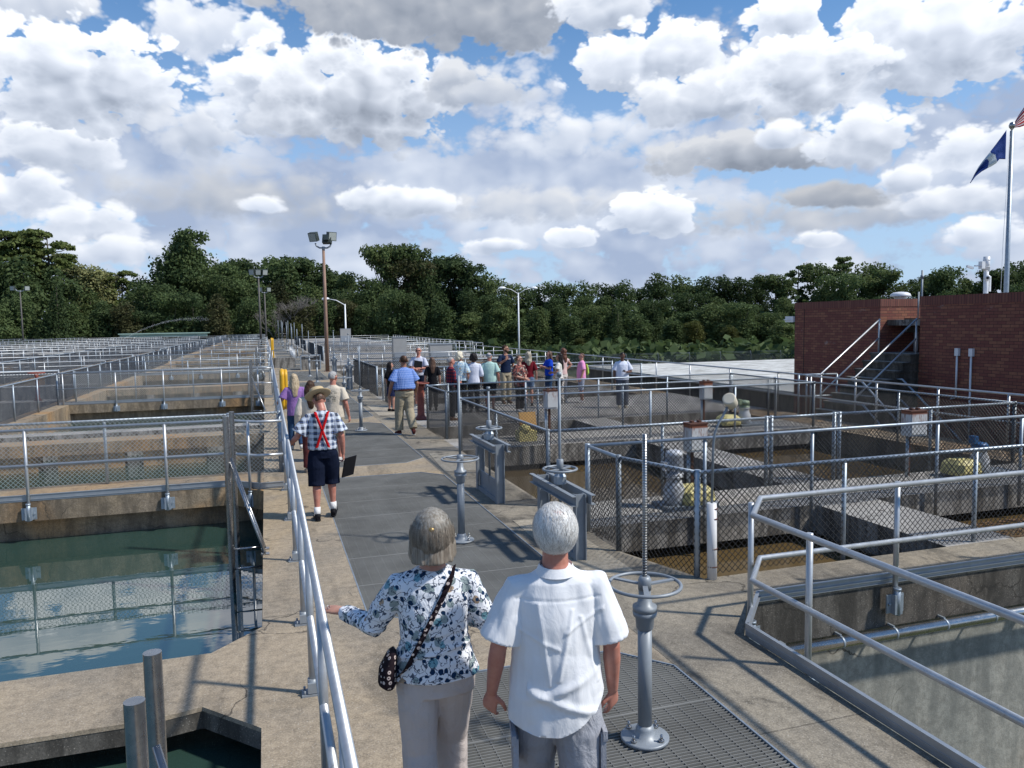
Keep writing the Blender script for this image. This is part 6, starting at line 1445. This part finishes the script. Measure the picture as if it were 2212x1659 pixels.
def make_broad(seed, width=.42, dens=8500, gaps=False, low=.10, size=.0145):
    rnd = random.Random(seed); lobes = []
    for i in range(26 if not gaps else 34):
        t = rnd.random(); z = low+(.93-low)*t; R = width*math.sin(math.pi*min(1, .18+.80*(1-abs(2*z-1.0)**1.6*.8)))*.62
        a = rnd.uniform(0, 6.283); q = rnd.uniform(.35, 1.0); r = rnd.uniform(.075, .15)*(.8 if gaps else 1.08)
        lobes.append((R*q*math.cos(a), R*q*math.sin(a), z, r*1.15, r*1.15, r*.8))
    lobes.append((0, 0, .90, .12, .12, .085)); lobes.append((rnd.uniform(-.06, .06), 0, .78, .17, .17, .12))
    if not gaps: lobes.append((0, 0, .48, width*.62, width*.62, .34)); lobes.append((0, 0, .2, width*.6, width*.6, .16))
    cr = leaves(lobes, dens, size, rnd, shell=.35 if gaps else .5)
    tr = MB(); tr.path([(0,0,-.02),(.01,0,.2),(-.005,.01,.5),(0,0,.8)], [.020,.015,.010,.004], 7)
    for k in range(11 if gaps else 6):
        l = rnd.choice(lobes[:-2]); z0 = rnd.uniform(.2, .55); tr.path([(0,0,z0),(l[0]*.5,l[1]*.5,(z0+l[2])/2+.03),(l[0],l[1],l[2])], [.008,.005,.002], 5)
    return cr, tr
def make_pine(seed):
    rnd = random.Random(seed); lobes = []; tr = MB(); tr.path([(0,0,-.02),(.006,0,.4),(0,.004,.7),(0,0,.97)], [.015,.012,.009,.003], 7)
    z = .42
    while z < .97:
        for _ in range(4 if z > .55 else 2):
            a = rnd.uniform(0, 6.283); r = rnd.uniform(.06, .19)*(1.1-abs(z-.72)*1.3); c = (r*math.cos(a), r*math.sin(a), z+rnd.uniform(-.012, .03)); s = rnd.uniform(.045, .075)
            lobes.append((*c, s, s, s*.45)); tr.path([(0,0,z-.02),(c[0]*.6,c[1]*.6,z-.005),c], [.005,.003,.001], 4)
        z += rnd.uniform(.035, .065)
    lobes.append((0, 0, .965, .05, .05, .03)); return leaves(lobes, 6500, .0125, rnd, shell=.25), tr
def make_cone(seed):
    rnd = random.Random(seed); lobes = [(rnd.gauss(0, .02), rnd.gauss(0, .02), z, (1-z)*.30+.03, (1-z)*.30+.03, .07) for z in np.linspace(.07, .95, 16)]
    tr = MB(); tr.path([(0,0,-.02),(0,0,.9)], [.015,.003], 6); return leaves(lobes, 6500, .0135, rnd, shell=.6), tr
def make_bare(seed):
    rnd = random.Random(seed); tr = MB()
    def grow(p, d, L, r, k):
        q = p + d*L; m = p + d*L*.5 + Vector((rnd.gauss(0, L*.06), rnd.gauss(0, L*.06), 0)); tr.path([p, m, q], [r, r*.85, r*.65], 5, caps=False)
        if k == 0: return
        for _ in range(3 if k > 2 else 4):
            e = (d + Vector((rnd.gauss(0, .5), rnd.gauss(0, .5), rnd.gauss(.18, .3)))).normalized(); grow(q, e, L*rnd.uniform(.6, .85), r*.6, k-1)
    grow(Vector((0, 0, -.02)), Vector((0, 0, 1)), .26, .013, 5); lobes = [(0, 0, .35, .22, .22, .2)]
    return leaves(lobes, 260, .010, rnd, shell=.1), tr
def meshes(pair, nm):
    c, t = pair; return c.mesh('crown_'+nm), t.mesh('trunk_'+nm)
PR = {'b1': meshes(make_broad(1), 'a'), 'b2': meshes(make_broad(2, .46), 'b'), 'b3': meshes(make_broad(3, .38), 'c'), 'b4': meshes(make_broad(4, .50, 9500), 'd'), 'b5': meshes(make_broad(9, .40), 'e'),
      'oak': meshes(make_broad(12, .52, 13000, True, .26, .0125), 'f'), 'oak2': meshes(make_broad(15, .48, 9000, True, .20, .013), 'g'), 'p1': meshes(make_pine(5), 'h'), 'p2': meshes(make_pine(6), 'i'), 'cone': meshes(make_cone(7), 'j'), 'bare': meshes(make_bare(8), 'k')}
MC = {}
CAMR = cam.matrix_world.to_3x3()
def tree(az, D, top_el, kind, leaf, label, group=None, w=None, base=-4.0, nm='tree'):
    """az: compass angle from the walkway axis, D: distance in metres, top_el: elevation angle of the top"""
    D *= 1.30; w = w*1.30 if w else None
    x, y = D*math.sin(rad(az)), D*math.cos(rad(az)); h = 2.55 + D*math.tan(rad(top_el)) - base; w = w or h
    o = thing(nm, label, 'tree', (x, y, base), group); rz = random.uniform(0, 6.28)
    cm, tm = PR[kind]; key = (kind, leaf)
    if key not in MC: m2 = cm.copy(); m2.materials.clear(); m2.materials.append(LM[leaf]); m2.name = 'crown'; MC[key] = m2
    if (kind, 't') not in MC: m3 = tm.copy(); m3.materials.clear(); m3.materials.append(BARKG if kind == 'bare' else BARK); m3.name = 'trunk'; MC[(kind, 't')] = m3
    for n_, me in (('trunk', MC[(kind, 't')]), ('crown', MC[key])):
        c = bpy.data.objects.new(n_, me); COL.objects.link(c); c.parent = o; c.scale = (w, w, h); c.rotation_euler = (0, 0, rz)
    return o
SKY = [(-3, 502), (20, 497), (60, 500), (100, 498), (130, 553), (170, 560), (215, 572), (262, 588), (300, 588), (345, 545), (395, 487), (448, 540), (490, 562), (530, 553), (585, 545), (625, 548), (665, 552), (705, 578), (745, 582), (780, 588), (835, 522), (892, 520), (935, 548), (968, 565), (1004, 556), (1045, 578), (1085, 600), (1125, 614), (1165, 612), (1205, 602), (1258, 600), (1305, 606), (1350, 598), (1395, 612), (1432, 588), (1480, 592), (1520, 612), (1560, 590), (1602, 596), (1645, 602), (1685, 588), (1725, 572), (1772, 560), (1822, 554), (1862, 560), (1895, 580), (1950, 604), (1995, 592), (2042, 568), (2085, 598), (2130, 600), (2180, 575), (2220, 558), (2262, 570)]
def az_el(px, py):      # picture direction -> compass angle and elevation, used once to lay out the tree line
    d = CAMR @ Vector(((px-1106)/1660, -(py-829.5)/1660, -1)); return math.degrees(math.atan2(d.x, d.y)), math.degrees(math.atan2(d.z, math.hypot(d.x, d.y)))
random.seed(21)
ZONES = [(150, 'around the tall pines at far left'), (330, 'between the tall pines and the round oak'), (480, 'around the big round oak'), (690, 'between round oak and rusty lamp pole'), (800, 'right of the rusty lamp pole'),
         (960, 'by the tall spreading pair'), (1130, 'left of the twin-arm street lamp'), (1300, 'right of the twin-arm street lamp'), (1500, 'over the white roof, left half'), (1715, 'over the white roof, right half'), (1900, 'in the high clump left of the stairs'), (2060, 'behind the stair recess'), (9999, 'by the flagpole')]
ZC = {}
def zone_label(what, px):
    z = next(n for m, n in ZONES if px < m); k = ZC.get((what, z), 0); ZC[(what, z)] = k+1
    return '%s %s, %s from its left' % (what, z, ['first', 'second', 'third', 'fourth', 'fifth', 'sixth'][k])
for i, (px, py) in enumerate(SKY):
    az, el = az_el(px, py); D = 150 + random.uniform(-8, 10); kind = random.choice(['b1', 'b2', 'b3', 'b5', 'oak2']); leaf = random.choice(['dark', 'dark', 'mid', 'dark']); lab = 'dark green broadleaf tree in the line of trees behind the basins'; grp = 'broadleaf trees behind the basins'; w = None
    if px < 110: kind = 'p1' if i % 2 else 'p2'; leaf = 'pine'; lab = 'tall sunlit pine with bare trunk at the left end of the trees'; grp = 'tall pines at the left end of the trees'; D = 140
    elif px < 300: leaf = 'olive' if px < 230 else 'pine'; kind = random.choice(['b3', 'p2', 'oak2']); lab = 'lighter yellow green tree between the tall pines and the big round oak'; grp = 'lighter trees behind the left basins'; D = 165
    elif px == 395: kind = 'oak'; leaf = 'dark'; lab = 'big round dark oak with sky showing through, tallest crown on the left'; grp = None; w = 19; D = 138
    elif px in (835, 892): kind = 'oak2'; leaf = 'mid'; D = 138; w = 15; lab = 'tall spreading tree right of the rusty floodlight pole, %s of the pair' % ('left' if px == 835 else 'right'); grp = None
    elif 1720 < px < 1880: kind = 'p1' if i % 2 else 'b4'; leaf = 'mid'; lab = 'tall pine topped tree in the high clump left of the brick building'; grp = 'high clump of trees left of the brick building'; D = 150; w = 13
    elif px > 2000: kind = random.choice(['oak2', 'oak', 'b3']); lab = 'dark thin crowned tree behind the brick building and flagpole'; grp = 'trees behind the brick building'
    tree(az, D, el, kind, leaf, zone_label({'p1': 'tall pine', 'p2': 'tall pine'}.get(kind, 'tall broadleaf tree') if leaf != 'olive' else 'pale tree', px) if grp else lab, grp, w)
for i in range(34):      # second row, filling below the skyline
    px = -10 + i*68 + random.uniform(-14, 14); py = np.interp(px, [s[0] for s in SKY], [s[1] for s in SKY])
    py = py + random.uniform(28, 60); az, el = az_el(px, py)
    tree(az, 134+random.uniform(-4, 5), el, random.choice(['b1', 'b2', 'b4', 'b5']), random.choice(['dark', 'dark', 'mid', 'brownish' if 200 < px < 900 else 'dark']), zone_label('shaded lower tree', px), 'second row of trees behind the basins')
for i in range(42):      # front row of low trees at the wood edge
    px = -10 + i*54 + random.uniform(-16, 16); py = random.uniform(636, 690) - (18 if px < 1000 else 0); az, el = az_el(px, py)
    tree(az, 124+random.uniform(-3, 3), el, random.choice(['b1', 'b3', 'b4', 'b5']), random.choice(['dark', 'mid', 'dark', 'brownish' if px < 1000 else 'mid']), zone_label('low shrubby tree', px), 'low trees at the edge of the wood', w=10.5)
az, el = az_el(1335, 665); tree(az, 112, el, 'cone', 'mid', 'bright green young conifer right of the twin-arm street lamp', None, 7.5, nm='pine_tree')
az, el = az_el(1500, 690); tree(az, 114, el, 'b3', 'gold', 'golden green bushy tree above the flat roof', None, 8)
az, el = az_el(1575, 700); tree(az, 112, el, 'b5', 'gold', 'yellowish low tree behind the flat roof, left of the brick building', None, 8)
az, el = az_el(1690, 690); tree(az, 112, el, 'b1', 'mid', 'dark green round shrub tree touching the left edge of the brick building', None, 9)
az, el = az_el(1250, 728); tree(az, 110, el, 'b3', 'gold', 'small yellowish sapling left of the bright young conifer', None, 4.5)
az, el = az_el(120, 595); tree(az, 122, el, 'cone', 'dark', 'dark pointed conifer below the tall pines on the left', None, 10, nm='pine_tree')
az, el = az_el(648, 600); tree(az, 121, el, 'bare', 'brownish', 'bare grey branched tree standing at the end of the walkway', None, 15)
az, el = az_el(600, 640); tree(az, 122, el, 'bare', 'brownish', 'second bare grey tree left of the one at the walkway end', None, 12)
az, el = az_el(632, 690); tree(az, 120, el, 'b3', 'gold', 'small brownish yellow bush below the bare tree at the walkway end', None, 5)
# woodland floor and dense understorey behind the rows
rnd = random.Random(4); lob = []
for k in range(90):
    a = -20 + k*82/90; lob.append((187*math.sin(rad(a)), 187*math.cos(rad(a)), -1.0 + rnd.uniform(0, 2), 5.8, 5.8, 6.5))
for k in range(60):
    a = 12 + k*42/60; D_ = rnd.uniform(106, 116) + max(0, a-30)*.4; lob.append((D_*math.sin(rad(a)), D_*math.cos(rad(a)), -2.9 + rnd.uniform(0, .9), 3.6, 3.2, rnd.uniform(1.6, 2.8)))
u = leaves(lob, 46000, .70, rnd, shell=.3); tag(u.build('undergrowth', LM['dark']), 'dark undergrowth filling the wood below the crowns', 'undergrowth', None, 'stuff')

# low green canopy roof at the far end of the left basins, water jet
M['greenroof'] = metalmat('pale green metal roof', (.30, .42, .37), .5, .1, .1, 2)
o = thing('canopy', 'low pale green roofed canopy at the far end of the left basins', 'canopy', (-17, 156, 0))
b = MB(); b.box(-25, -10, 152, 158, 1.45, 1.62); b.build('roof', 'greenroof', o)
b = MB(); b.box(-24.8, -10.2, 152.4, 152.5, .9, 1.45); b.build('side_panel', 'greenroof', o)
rnd = random.Random(2); b = MB()
for k in range(1500):
    t = rnd.random(); x = -23.5 + 14*t; z = .6 + 5.6*t*(1.62-t)*.95 + rnd.gauss(0, .04+.20*t*t); s = .016*rnd.uniform(.5, 1.3); y = 147+rnd.gauss(0, .3)
    b.add([(x-s,y,z),(x,y-s,z),(x+s,y,z),(x,y+s,z),(x,y,z+s),(x,y,z-s)], [(0,1,4),(1,2,4),(2,3,4),(3,0,4),(1,0,5),(2,1,5),(3,2,5),(0,3,5)])
tag(b.build('water_spray', mat('water drops', (.65,.68,.70), .2)), 'thin arc of spraying water against the dark trees', 'water spray', None, 'stuff')

# ------------------------------------------------------------------ flags
def flag(label, top, bot, ncol, paint, mats, wave, thick=.01):
    o = thing('flag', label, 'flag', (top[0][0], top[0][1], top[0][2]))
    nu, nv = 36, 24; V = []; F = []; MI = []
    def along(L, u):
        s = u*(len(L)-1); i = min(int(s), len(L)-2); return Vector(L[i]).lerp(Vector(L[i+1]), s-i)
    vd = Vector((top[0][0], top[0][1], 0)).normalized()
    for i in range(nu+1):
        for j in range(nv+1):
            u, v = i/nu, j/nv; p = along(top, u).lerp(along(bot, u), v); p = p + vd*(wave*math.sin(u*9+v*3)*u + wave*.6*math.sin(v*11+u*4)*min(1, u*2)); V.append(p)
    for i in range(nu):
        for j in range(nv): F.append((i*(nv+1)+j, (i+1)*(nv+1)+j, (i+1)*(nv+1)+j+1, i*(nv+1)+j+1)); MI.append(paint((i+.5)/nu, (j+.5)/nv))
    mb = MB(); mb.add(V, F, True); cl = mb.build('cloth', mats[0], o)
    for m in mats[1:]: cl.data.materials.append(m)
    cl.data.polygons.foreach_set('material_index', MI); sd = cl.modifiers.new('t', 'SOLIDIFY'); sd.thickness = thick; return o
top = [(35.02,29.30,11.62),(34.80,29.37,11.30),(34.55,29.43,10.97),(34.32,29.48,10.68),(34.12,29.52,10.42),(33.90,29.57,10.15),(33.67,29.62,9.85),(33.46,29.66,9.50),(33.27,29.69,9.06)]
bot = [(34.95,29.24,10.20),(34.80,29.29,10.20),(34.66,29.33,10.20),(34.50,29.36,10.00),(34.30,29.42,9.88),(34.12,29.47,9.80),(33.82,29.55,9.62),(33.52,29.63,9.38),(33.26,29.69,9.05)]
def p_state(u, v):
    c = .50 - .13*v if v < .55 else .43 + .12*(v-.55); w = .05 + .10*v
    if abs(u-c) < w: return 1
    if v < .16 and u > .42: return 1
    return 0
flag('blue flag with a white wedge flying left from the flagpole', top, bot, 0, p_state, [cloth('flag blue', (.025, .06, .24), .7), cloth('flag white', (.55, .60, .62), .7)], .10)
def p_us(u, v): return int(v*11) % 2
flag('red and white striped flag at the top of the flagpole, cut by the frame', [(35.25,29.2,11.78),(35.60,29.15,12.35),(36.2,29.0,13.2),(37.0,28.8,13.9)], [(35.27,29.2,11.70),(35.62,29.1,11.74),(36.3,28.9,12.0),(37.1,28.7,12.2)], 0, p_us, [cloth('flag red', (.45, .02, .03), .7), cloth('flag stripe white', (.70, .68, .66), .7)], .10)
